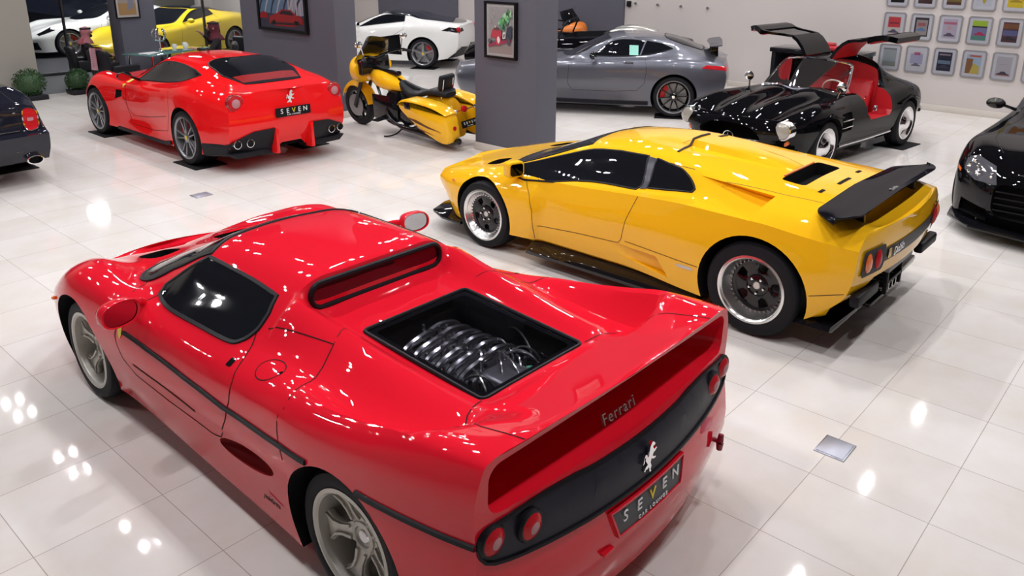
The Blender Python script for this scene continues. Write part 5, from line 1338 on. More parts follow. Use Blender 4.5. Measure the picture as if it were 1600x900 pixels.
    if bags:
        g = bmesh.new(); box(g, (-.14, -.04, -.02), (.14, .04, .20), .035, 3); g.transform(Matrix.Translation((0, -.12, .82)) @ Matrix.Rotation(.25, 4, 'X')); bo = part('backrest', g, BLKL)
        g = bmesh.new()
        for s in (-1, 1): tube(g, [(s*.11, -.08, .58), (s*.10, -.15, .76), (s*.09, -.19, .96)], .010, 6)
        part('backrest_bar', g, CHROME, bo)
        for s in (-1, 1):
            P = spline2([(.46,.58),(.36,.66),(.10,.675),(-.25,.64),(-.48,.56),(-.545,.44),(-.555,.22),(-.48,.14),(-.30,.16),(.02,.28),(.34,.46)], 3)
            g = bmesh.new(); prism(g, P if s > 0 else P, s*.19, s*.43, 'x', .045); bg = part('saddlebag', g, m)
            g = bmesh.new(); P2 = spline2([(.47,.585),(.36,.675),(.10,.69),(-.25,.655),(-.49,.575),(-.50,.56),(-.25,.625),(.10,.655),(.36,.64)], 3); prism(g, P2, s*.185, s*.436, 'x', .008); part('bag_lid', g, m, bg)
            g = bmesh.new(); box(g, (s*.436-.008, .18, .56), (s*.436+.008, .30, .66), .006); part('bag_latch', g, GLOSSB, bg)
            g = bmesh.new(); P3 = [(.30,.44),(.10,.385),(-.15,.335),(-.42,.31),(-.12,.365),(.08,.42)]; prism(g, P3, s*.432, s*.438, 'x'); prism(g, [(.20,.37),(.0,.30),(-.25,.25),(.0,.285)], s*.432, s*.438, 'x'); part('bag_flame', g, mat('brown_stripe', (.10, .03, .01), .4), bg)
            lathe_at((s*.30, -.555, .36), [(.001, -.012), (.03, -.01), (.03, .02)], LENS, 'tail_light', bike, 16)
    # fairing, screen, bars
    g = bmesh.new(); secs = []
    for y, w, z0, z1 in ((1.84,.05,.84,1.00),(1.81,.15,.76,1.08),(1.74,.25,.72,1.13),(1.64,.32,.72,1.15),(1.53,.36,.78,1.12),(1.47,.365,.84,1.08)):
        secs.append([g.verts.new((w*math.copysign(abs(math.cos(a))**.8, math.cos(a)), y, (z0+z1)/2+(z1-z0)/2*math.copysign(abs(math.sin(a))**.8, math.sin(a)))) for a in [2*PI*k/24 for k in range(24)]])
    for A, B in zip(secs[:-1], secs[1:]):
        for i in range(24): g.faces.new((A[i], A[(i+1) % 24], B[(i+1) % 24], B[i]))
    g.faces.new(secs[0]); g.faces.new(secs[-1][::-1]); fa = part('fairing', g, m)
    lathe_at((0, 1.80, .86), [(.10, -.06), (.105, .03), (.095, .04), (.05, .055), (.001, .06)], mat('frosted_lens', (.62, .60, .55), .1, .1, coat=1), 'headlight', bike, 28)
    g = bmesh.new(); rows = []
    for k in range(9):
        u = -1+2*k/8; rows.append([g.verts.new((u*(.33-.13*t), 1.70-.20*abs(u)**2-.22*t, 1.09+.34*t-.06*u*u*t)) for t in (0, .33, .66, 1)])
    for A, B in zip(rows[:-1], rows[1:]):
        for i in range(3): g.faces.new((A[i], A[i+1], B[i+1], B[i]))
    bmesh.ops.solidify(g, geom=g.faces[:], thickness=.008); part('windscreen', g, mat('smoked_screen', (.012, .012, .015), .06, coat=1), fa)
    g = bmesh.new(); tube(g, spline2([(-.44, 1.08, 1.16), (-.36, 1.20, 1.20), (-.16, 1.34, 1.16), (0, 1.38, 1.12), (.16, 1.34, 1.16), (.36, 1.20, 1.20), (.44, 1.08, 1.16)], 5, False), .015, 8); hb = part('handlebar', g, GLOSSB)
    g = bmesh.new(); box(g, (-.28, 1.40, .88), (.28, 1.50, 1.12), .03, 3); part('instrument_panel', g, GLOSSB, fa)
    for s in (-1, 1):
        g = bmesh.new(); tube(g, [(s*.45, 1.06, 1.155), (s*.38, 1.18, 1.195)], .022, 10); part('grip', g, RUB, hb)
        g = bmesh.new(); tube(g, [(s*.36, 1.20, 1.21), (s*.40, 1.20, 1.36)], .008, 6); ell(g, (s*.43, 1.20, 1.39), (.075, .02, .045)); part('mirror', g, CHROME, hb)
        g = bmesh.new(); tube(g, [(s*.34, 1.23, 1.17), (s*.48, 1.14, 1.15)], .007, 6); part('lever', g, CHROME, hb)
        g = bmesh.new(); box(g, (s*.17-.012, .78, .22), (s*.17+.012, 1.35, .60), .01); part('lower_panel', g, GLOSSB)
        g = bmesh.new(); box(g, (s*.26-.10, 1.05, .235), (s*.26+.10, 1.20, .255), .008); part('footboard', g, TRIM)
    g = bmesh.new(); zk = .02 if lean < 0 else .02; tube(g, spline2([(-.12, .70, .20), (-.24, .74, .09), (-.34, .80, .055), (-.40, .88, .05)], 4, False), .012, 8); part('kickstand', g, GLOSSB)
    lathe_at((0, -.47, .56), [(.045, .03), (.045, -.01), (.001, -.025)], LENS, 'tail_light', bike, 18)
    g = bmesh.new()
    for s in (-1, 1):
        tube(g, [(s*.05, -.44, .54), (s*.17, -.48, .56)], .01, 6); ell(g, (s*.19, -.49, .56), (.03, .03, .03), None, 12, 8)
    part('turn_signal', g, CHROME)
    if plate: plate_seven(bike, (0, -.55, .37), .30, .10, (1, 0, 0), (0, .25, 1), None, .05)
    return bike
make_bike('yellow touring motorcycle with saddlebags leaning on its stand between two grey pillars', (7.88, 8.40, 0), 0, -.085, YEL)
make_bike('orange motorcycle half hidden behind the grey metallic coupe', (15.05, 13.1, 0), PI, .06, mat('orange_paint', (.75, .20, .015), .3, coat=1), plate=False, bags=False)
# ------------------------------------------------------------------ people and the seating corner
SKIN = mat('skin', (.42, .22, .14), .5)
ROBE = mat('charcoal_cloth', (.022, .020, .024), .85)
def cloth_mat(name, a, b, sc):
    m = bpy.data.materials.new(name); m.use_nodes = True; nt = m.node_tree; b_ = nt.nodes['Principled BSDF']; b_.inputs['Roughness'].default_value = .9
    tc = nt.nodes.new('ShaderNodeTexCoord'); ck = nt.nodes.new('ShaderNodeTexChecker'); ck.inputs['Scale'].default_value = sc
    ck.inputs['Color1'].default_value = (*a, 1); ck.inputs['Color2'].default_value = (*b, 1)
    nt.links.new(tc.outputs['Object'], ck.inputs[0]); nt.links.new(ck.outputs[0], b_.inputs['Base Color']); return m
SCARF = cloth_mat('pink_checked_cloth', (.62, .05, .12), (.75, .50, .52), 70)
SCARFD = cloth_mat('dark_pink_checked_cloth', (.30, .03, .06), (.05, .03, .04), 60)
def skin_mesh(verts, edges, radii, root, sub=2):
    me = bpy.data.meshes.new('figure'); me.from_pydata(verts, edges, []); me.update()
    o = bpy.data.objects.new('figure', me); COL.objects.link(o)
    md = o.modifiers.new('s', 'SKIN'); md.use_smooth_shade = True; md.branch_smoothing = .6
    if not me.skin_vertices: me.skin_vertices.new()
    for i, r in enumerate(radii):
        me.skin_vertices[0].data[i].radius = (r, r) if not isinstance(r, tuple) else r
        me.skin_vertices[0].data[i].use_root = (i == root)
    s = o.modifiers.new('b', 'SUBSURF'); s.levels = sub; s.render_levels = sub
    bpy.context.view_layer.update()
    r = bpy.data.meshes.new_from_object(o.evaluated_get(bpy.context.evaluated_depsgraph_get()))
    bpy.data.objects.remove(o); bpy.data.meshes.remove(me); return r
def person(label, loc, rz, hands, scarf, head_turn=0):
    """seated, facing local +y; hands: wrist positions (left, right)"""
    V_ = []; E_ = []; R_ = []
    def v(p, r, par=None):
        V_.append(p); R_.append(r); i = len(V_)-1
        if par is not None: E_.append((par, i))
        return i
    pel = v((0, 0, .60), (.17, .13)); ab = v((0, .0, .72), (.155, .12), pel); ch = v((0, -.01, .88), (.175, .12), ab); up = v((0, -.005, .98), (.13, .09), ch)
    nk = v((0, .015, 1.06), .055, up); hb = v((0, .035, 1.13), .075, nk); hm = v((0, .04, 1.20), .095, hb); ht = v((0, .03, 1.275), .075, hm)
    for s in (-1, 1):
        h = v((s*.10, .06, .575), .095, pel); m1 = v((s*.13, .28, .575), .085, h); k = v((s*.14, .46, .56), .068, m1); c = v((s*.14, .47, .36), .058, k); a = v((s*.14, .46, .10), .042, c); t = v((s*.14, .60, .05), .038, a)
        sh = v((s*.185, -.01, .95), .072, ch); w = Vector(hands[0 if s < 0 else 1]); S = Vector((s*.21, -.01, .93)); mid = (S+w)/2
        el = mid+Vector((s*.07, -.05, -.12)); e = v(tuple(el), .050, sh); wr = v(tuple(w), .032, e)
        d = (w-el).normalized(); side = d.cross(Vector((0, 0, 1))).normalized(); upv = side.cross(d).normalized()
        palm = v(tuple(w+d*.055), (.036, .022), wr)
        for q, ln in ((-.024, .055), (-.008, .066), (.008, .062), (.024, .048)):
            b1 = v(tuple(w+d*.088+side*q), .0105, palm); b2 = v(tuple(w+d*(.088+ln*.55)+side*q*1.15-upv*.008), .0095, b1); v(tuple(w+d*(.088+ln)+side*q*1.15-upv*.026), .008, b2)
        tb = v(tuple(w+d*.045+side*s*-.038), .012, palm); v(tuple(w+d*.085+side*s*-.056-upv*.01), .009, tb)
    me = skin_mesh(V_, E_, R_, 0, 1)
    bm = bmesh.new(); bm.from_mesh(me); bpy.data.meshes.remove(me)
    # face: nose, brow, lips, ears, eyes
    t = bmesh.new()
    sphere(t, (0, .142, 1.185), (.016, .026, .028), 10, 8); sphere(t, (0, .125, 1.145), (.028, .012, .009), 10, 6)
    for s in (-1, 1): sphere(t, (s*.094, .035, 1.19), (.012, .022, .034), 8, 6)
    t.verts.index_update(); mp = [bm.verts.new(q.co) for q in t.verts]
    for f in t.faces: bm.faces.new([mp[q.index] for q in f.verts])
    t.free()
    hs = [Vector(h) for h in hands]
    for f in bm.faces:
        c = f.calc_center_median()
        f.material_index = 1 if (c.z > 1.05 or any((c-h).length < .18 and (c-h).y > -.02 for h in hs)) else 0
        if c.z < .13: f.material_index = 2
    o = build('person', bm, [ROBE, SKIN, BLKL], None, 60); o.location = loc; o.rotation_euler = (0, 0, rz); tag(o, label, 'person')
    g = bmesh.new()
    for s in (-1, 1): sphere(g, (s*.036, .124, 1.205), (.013, .008, .009), 10, 6)
    build('eyes', g, GLOSSB, o)
    g = bmesh.new(); sphere(g, (0, .118, 1.115), (.06, .035, .035), 14, 8); build('beard', g, mat('black_hair', (.012, .010, .010), .7), o)
    # head cloth: cap and a fall of cloth over the shoulders
    g = bmesh.new(); rows = []
    rn = random.Random(4)
    for j in range(12):
        f = j/11; row = []
        for k in range(22):
            a = math.radians(-215+250*k/21)+PI/2*0   # open at the face
            a = math.radians(125+290*k/21)
            if f < .4: ph = f/.4*PI/2; r = .108*math.sin(ph)+.004; z = 1.20+.112*math.cos(ph); off = 0
            else:
                q = (f-.4)/.6; r = .108-.022*math.sin(PI*min(1, q*1.3))+.055*max(0, q-.45)/.55; z = 1.20-.25*q; off = -.03*q
            r *= 1+.05*math.sin(k*1.9+j*.4)*min(1, f*1.4)
            row.append(g.verts.new((r*math.cos(a), .03+off+r*1.08*math.sin(a), z)))
        rows.append(row)
    for A, B in zip(rows[:-1], rows[1:]):
        for k in range(21): g.faces.new((A[k], A[k+1], B[k+1], B[k]))
    bmesh.ops.solidify(g, geom=g.faces[:], thickness=.008); bmesh.ops.recalc_face_normals(g, faces=g.faces)
    sc = build('headscarf', g, scarf, o, 80)
    g = bmesh.new(); 
    for z in (1.262, 1.278): tube(g, [(.098*math.cos(2*PI*k/24), .03+.106*math.sin(2*PI*k/24), z) for k in range(24)], .009, 6, closed=True)
    build('head_cord', g, BLKL, sc)
    return o
def chair(label, loc, rz, group=None, sc=1):
    c = empty('lounge_chair', label, 'chair', loc, rz, group); c.scale = (sc, sc, sc)
    g = bmesh.new(); box(g, (-.29, -.26, .36), (.29, .32, .47), .05, 3); build('seat', g, BLKL, c)
    g = bmesh.new(); box(g, (-.29, -.06, 0), (.29, .06, .50), .05, 3); g.transform(Matrix.Translation((0, -.27, .40)) @ Matrix.Rotation(.16, 4, 'X')); build('backrest', g, BLKL, c)
    for s in (-1, 1):
        g = bmesh.new(); box(g, (s*.315-.035, -.27, .40), (s*.315+.035, .25, .62), .03, 3); build('armrest', g, BLKL, c)
        for y in (-.22, .26):
            g = bmesh.new(); tube(g, [(s*.25, y, .38), (s*.27, y*1.1, 0)], [.02, .014], 10); build('leg', g, CHROME, c)
    return c
chair('black lounge chair under the person in the pink headscarf by the left window', (6.42, 17.10, 0), math.radians(-100), 'lounge chairs', .9)
person('person in dark robe and pink checked headscarf seated sideways beside the left window', (6.42, 17.10, .0), math.radians(-100), [(-.10, .50, .66), (.10, .48, .66)], SCARF).scale = (.9, .9, .9)
chair('black lounge chair under the person at the table by the wide grey pillar', (8.12, 15.15, 0), math.radians(62), 'lounge chairs')
person('person in black jacket and dark pink headscarf seated at the table by the pillar', (8.12, 15.15, .0), math.radians(62), [(-.12, .38, .80), (.07, .25, 1.06)], SCARFD)
chair('empty black lounge chair behind the person seated at the table', (8.80, 15.85, 0), math.radians(100), 'lounge chairs')
chair('black lounge chair with a pink scarf over its back', (6.30, 15.50, 0), math.radians(-80), 'lounge chairs')
g = bmesh.new(); rows = []
for i in range(15):
    f = i/14
    if f < .35: p = (-.06-.03*0, .92-.02, -.40+.0); yy = -.30; z = .55+f/.35*.38; y = -.43
    elif f < .5: y = -.43+(f-.35)/.15*.16; z = .945
    else: y = -.25+.03*math.sin(f*9); z = .945-(f-.5)/.5*.42
    rows.append([g.verts.new((-.10+.20*k/8+.02*math.sin(f*6+k), y-.012*math.sin(k*1.7), z)) for k in range(9)])
for A, B in zip(rows[:-1], rows[1:]):
    for k in range(8): g.faces.new((A[k], A[k+1], B[k+1], B[k]))
bmesh.ops.solidify(g, geom=g.faces[:], thickness=.01); bmesh.ops.recalc_face_normals(g, faces=g.faces)
o = build('scarf', g, cloth_mat('rose_cloth', (.72, .22, .34), (.78, .62, .64), 55), None, 80); o.location = (6.30, 15.50, 0); o.rotation_euler = (0, 0, math.radians(-80)); tag(o, 'pink and white scarf draped over the back of an empty chair', 'scarf')
tb = empty('meeting_table', 'glass topped table with metal legs between the two seated people', 'table', (7.45, 15.85, 0), math.radians(22))
g = bmesh.new(); box(g, (-.80, -.35, .72), (.80, .35, .745), .008); build('table_top', g, mat('teal_glass_top', (.10, .24, .23), .08, coat=1), tb)
for x in (-.70, .70):
    for y in (-.28, .28):
        g = bmesh.new(); tube(g, [(x, y, .72), (x*1.03, y*1.03, 0)], .022, 10); build('leg', g, CHROME, tb)
def on_table(x, y):
    a = math.radians(22); return (7.45+x*math.cos(a)-y*math.sin(a), 15.85+x*math.sin(a)+y*math.cos(a), .746)
g = bmesh.new()
for k in range(4): box(g, (-.16, -.11, .0+k*.004), (.16, .11, .003+k*.004)); g.transform(Matrix.Rotation(.12, 4, 'Z'))
o = build('paper_stack', g, WHITEM); o.location = on_table(-.58, -.10); tag(o, 'loose white papers on the left end of the glass table', 'papers')
g = bmesh.new(); lathe(g, [(.001, 0), (.06, 0), (.055, .012), (.015, .03), (.013, .16), (.025, .20), (.03, .26), (.001, .30)], 24, 'z')
for k in range(5):
    a = 2*PI*k/5; tube(g, spline2([(0, 0, .18), (.10*math.cos(a), .10*math.sin(a), .22), (.13*math.cos(a), .13*math.sin(a), .34), (.08*math.cos(a), .08*math.sin(a), .42)], 4, False), .012, 6)
o = build('ornament', g, CHROME); o.location = on_table(-.12, .05); tag(o, 'shiny chrome ornament with curling arms on the glass table', 'ornament')
for k, (x, y) in enumerate(((.25, .05), (.42, -.08), (.60, .10))):
    g = bmesh.new(); lathe(g, [(.001, 0), (.03, 0), (.045, .05), (.044, .09), (.040, .09), (.040, .02), (.001, .012)], 20, 'z')
    cu = build('coffee_cup', g, WHT); cu.location = on_table(x, y); tag(cu, ['white coffee cup nearest the chrome ornament', 'white coffee cup on the near edge of the glass table', 'white coffee cup at the right end of the glass table'][k], 'cup', 'cups on the glass table')
    h = bmesh.new(); tube(h, [(.044+.02*math.sin(PI*q/6), 0, .03+.045*q/6) for q in range(7)], .005, 6); build('handle', h, WHT, cu)
def bush(label, x, y, r):
    b = empty('potted_bush', label, 'plant', (x, y, 0), 0, 'clipped bushes at the window')
    g = bmesh.new(); box(g, (-r*.85, -r*.85, 0), (r*.85, r*.85, .09), .015); build('planter', g, mat('planter_black', (.02, .02, .024), .5), b)
    g = bmesh.new(); rn = random.Random(int(x*100)); c = Vector((0, 0, .07+r*.85))
    for k in range(1500):
        d = Vector((rn.gauss(0, 1), rn.gauss(0, 1), rn.gauss(0, 1))).normalized(); p = c+d*r*rn.uniform(.78, 1.03)
        if p.z < .08: continue
        u = d.cross(Vector((rn.random(), rn.random(), rn.random()))).normalized(); w2 = (d+u*rn.uniform(-.6, .6)).normalized(); L = rn.uniform(.018, .032)
        g.faces.new([g.verts.new(p), g.verts.new(p+u*L*.45+w2*L*.5), g.verts.new(p+w2*L), g.verts.new(p-u*L*.45+w2*L*.5)])
    sphere(g, c, r*.8, 16, 10); build('foliage', g, mat('box_leaf', (.035, .085, .03), .6), b)
bush('round clipped bush in a black planter beside the beige left wall', 5.08, 16.40, .26)
bush('smaller round clipped bush in a black planter by the nose of the red coupe', 5.93, 16.45, .21)
# ------------------------------------------------------------------ room
def floor_mat():
    m = bpy.data.materials.new('floor_tile'); m.use_nodes = True; nt = m.node_tree; N = nt.nodes; Lk = nt.links
    b = N['Principled BSDF']; tc = N.new('ShaderNodeTexCoord')
    mp = N.new('ShaderNodeMapping'); mp.inputs['Location'].default_value = (-(3.2033676 % .6), (-1.85174844 % .6)*1.0, 0)
    Lk.new(tc.outputs['Object'], mp.inputs[0])
    br = N.new('ShaderNodeTexBrick'); br.offset = 0; br.squash = 1
    br.inputs['Scale'].default_value = 1; br.inputs['Brick Width'].default_value = .6; br.inputs['Row Height'].default_value = .6
    br.inputs['Mortar Size'].default_value = .0022; br.inputs['Mortar Smooth'].default_value = .2; br.inputs['Bias'].default_value = 0
    br.inputs['Color1'].default_value = (.70, .67, .645, 1); br.inputs['Color2'].default_value = (.745, .725, .705, 1); br.inputs['Mortar'].default_value = (.40, .36, .345, 1)
    Lk.new(mp.outputs[0], br.inputs[0])
    n1 = N.new('ShaderNodeTexNoise'); n1.inputs['Scale'].default_value = 2.2; n1.inputs['Detail'].default_value = 5; n1.inputs['Roughness'].default_value = .6
    Lk.new(tc.outputs['Object'], n1.inputs[0])
    cr_ = N.new('ShaderNodeValToRGB'); cr_.color_ramp.elements[0].position = .35; cr_.color_ramp.elements[0].color = (.94, .91, .875, 1); cr_.color_ramp.elements[1].position = .65; cr_.color_ramp.elements[1].color = (1, 1, 1, 1)
    Lk.new(n1.outputs[0], cr_.inputs[0])
    mx = N.new('ShaderNodeMix'); mx.data_type = 'RGBA'; mx.blend_type = 'MULTIPLY'; mx.inputs['Factor'].default_value = 1
    Lk.new(br.outputs['Color'], mx.inputs['A']); Lk.new(cr_.outputs[0], mx.inputs['B']); Lk.new(mx.outputs['Result'], b.inputs['Base Color'])
    b.inputs['Roughness'].default_value = .045; b.inputs['Specular IOR Level'].default_value = .14
    return m
FLOOR = floor_mat()
BEIGE = mat('beige_wall', (.55, .505, .485), .75)
GREYW = mat('grey_pillar_paint', (.095, .094, .122), .7)
def wallbox(name, lo, hi, m, bev=0):
    b = bmesh.new(); box(b, lo, hi, bev); return structure(name, b, m)
H = CEIL_Z
bm = bmesh.new(); prism(bm, [(-7,-7),(15.6,-7),(15.6,24),(13.0,24),(12.3,19.8),(9.9,16.75),(-7,16.75)], -.1, 0, 'z'); structure('floor', bm, FLOOR)
bm = bmesh.new(); prism(bm, [(-7.2,-7.2),(15.8,-7.2),(15.8,24),(13.0,24),(12.3,19.8),(9.9,16.75),(-7.2,16.75)], H, H+.1, 'z'); structure('ceiling', bm, mat('ceiling_paint', (.06, .06, .065), .85))
wallbox('wall_right', (15.6, -7, 0), (15.8, 24, H), BEIGE)
wallbox('baseboard_right', (15.58, -7, 0), (15.6, 11.5, .11), mat('skirting_beige', (.60, .55, .50), .4), .004)
wallbox('trim_1', (15.55, 10.59, 0), (15.6, 13.4, H), GREYW)
wallbox('trim_2', (15.55, 15.98, 0), (15.6, 19.3, H), GREYW)
wallbox('wall_rear', (12.4, 24, 0), (15.8, 24.2, H), BEIGE)
wallbox('wall_near', (-7, -7.2, 0), (15.6, -7, H), BEIGE)
wallbox('wall_far', (-7.2, -7, 0), (-7, 16.75, H), BEIGE)
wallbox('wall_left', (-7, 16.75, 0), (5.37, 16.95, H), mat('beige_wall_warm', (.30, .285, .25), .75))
bm = bmesh.new(); prism(bm, [(9.9,16.75),(12.3,19.8),(13.0,24),(12.85,24),(12.17,19.9),(9.8,16.9)], 0, H, 'z'); structure('wall_back', bm, BEIGE)
def pillar(name, lo, hi):
    b = bmesh.new(); box(b, (lo[0], lo[1], .11), (hi[0], hi[1], H), .01); o = structure(name, b, GREYW)
    b = bmesh.new(); box(b, (lo[0]-.012, lo[1]-.012, 0), (hi[0]+.012, hi[1]+.012, .11), .004); q = build('skirting', b, mat('skirting_beige', (.60, .55, .50), .4), o); return o
pillar('trim_3', (7.88, 6.66), (8.30, 7.77))
pillar('trim_4', (7.88, 10.90), (8.30, 13.72))
pillar('trim_5', (6.87, 16.45), (7.57, 16.95))
# lounge corner with a dark floor, windows behind it
bm = bmesh.new(); prism(bm, [(5.17,16.75),(9.9,16.75),(11.75,19.1),(11.75,19.3),(5.17,19.3)], -.1, .0, 'z'); structure('floor_lounge', bm, mat('dark_carpet', (.028, .028, .034), .6))
bm = bmesh.new(); prism(bm, [(5.17,16.75),(9.9,16.75),(11.9,19.3),(5.17,19.3)], H, H+.1, 'z'); structure('ceiling_lounge', bm, mat('ceiling_paint', (.06, .06, .065), .85))
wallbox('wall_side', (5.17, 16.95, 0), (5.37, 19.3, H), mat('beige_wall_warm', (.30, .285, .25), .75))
for i, (x0, x1) in enumerate(((5.37, 8.30), (8.30, 11.80))):
    b = bmesh.new()
    for x in (x0+.03, (x0+x1)/2, x1-.03): box(b, (x-.02, 19.20, .0), (x+.02, 19.28, H), .004)
    for z in (.03, 3.0): box(b, (x0, 19.20, z-.03), (x1, 19.28, z+.03), .004)
    wn = structure('window_%d' % (i+1), b, mat('window_frame_dark', (.03, .03, .035), .4))
    b = bmesh.new(); b.faces.new([b.verts.new(p) for p in ((x0, 19.24, 0), (x1, 19.24, 0), (x1, 19.24, H), (x0, 19.24, H))]); build('pane', b, thin_glass('window_glass', (.86, .88, .90), 1.5), wn, kind='structure')
# outside
wallbox('ground_outside', (-10, 19.3, -.12), (12.85, 60, -.02), mat('asphalt', (.035, .035, .042), .5))
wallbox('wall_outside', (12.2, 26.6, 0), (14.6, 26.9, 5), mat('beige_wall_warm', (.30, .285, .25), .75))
# ------------------------------------------------------------------ pictures
def picture(label, name, px, group, w, h, loc, rz, fm, mount, art, fw=.03, mw=.05, chamfer=0, depth=.03):
    """stands in local x-z, facing local -y"""
    t = empty(name, label, 'picture', loc, rz, group)
    g = bmesh.new()
    def ring(a, b, y0, y1, ch):
        def poly(s):
            X, Z = w/2-s, h/2-s; c = max(0, ch-s*.4)
            return [(-X+c,-Z),(X-c,-Z),(X,-Z+c),(X,Z-c),(X-c,Z),(-X+c,Z),(-X,Z-c),(-X,-Z+c)] if c else [(-X,-Z),(X,-Z),(X,Z),(-X,Z)]
        A = poly(a); B = poly(b) if len(poly(b)) == len(A) else None
        if B is None: B = poly(a); B = [(p[0]*(w/2-b)/(w/2-a), p[1]*(h/2-b)/(h/2-a)) for p in A]
        o0 = [g.verts.new((p[0], y0, p[1])) for p in A]; o1 = [g.verts.new((p[0], y1, p[1])) for p in A]; i1 = [g.verts.new((p[0], y1, p[1])) for p in B]; i0 = [g.verts.new((p[0], y0, p[1])) for p in B]
        n = len(A)
        for i in range(n):
            j = (i+1) % n; g.faces.new((o0[i], o0[j], o1[j], o1[i])); g.faces.new((o1[i], o1[j], i1[j], i1[i])); g.faces.new((i1[i], i1[j], i0[j], i0[i]))
    ring(0, fw, 0, -depth, chamfer); bmesh.ops.recalc_face_normals(g, faces=g.faces); build('frame', g, fm, t)
    g = bmesh.new(); box(g, (-w/2+fw*.6, -depth*.55, -h/2+fw*.6), (w/2-fw*.6, -.004, h/2-fw*.6)); build('mount', g, mount, t)
    W2, H2 = w-2*(fw+mw), h-2*(fw+mw)
    g = bmesh.new(); mats = []; y = -depth*.55-.002
    for k, (poly, col) in enumerate(art):
        f = g.faces.new([g.verts.new((p[0]*W2/2, y-.0006*k, p[1]*H2/2)) for p in poly]); f.material_index = k; f.normal_update()
        if f.normal.y > 0: f.normal_flip()
        mats.append(mat('ink_%02d_%02d_%02d' % tuple(int(c*99) for c in col), col, .5))
    build('print', g, mats, t)
    g = bmesh.new(); g.faces.new([g.verts.new(p) for p in ((-w/2+fw*.8, -depth*.8, -h/2+fw*.8), (w/2-fw*.8, -depth*.8, -h/2+fw*.8), (w/2-fw*.8, -depth*.8, h/2-fw*.8), (-w/2+fw*.8, -depth*.8, h/2-fw*.8))]); build('glass', g, thin_glass('picture_glass', (.97, .97, .97), 1.35), t)
    return t
def R4(x0, y0, x1, y1): return [(x0, y0), (x1, y0), (x1, y1), (x0, y1)]
CARP = [(-.8,-.55),(-.8,-.40),(-.45,-.32),(-.25,-.15),(.25,-.15),(.5,-.34),(.85,-.42),(.85,-.55)]
def carp(dx, dy, s): return [(a*s+dx, b*s+dy) for a, b in CARP]
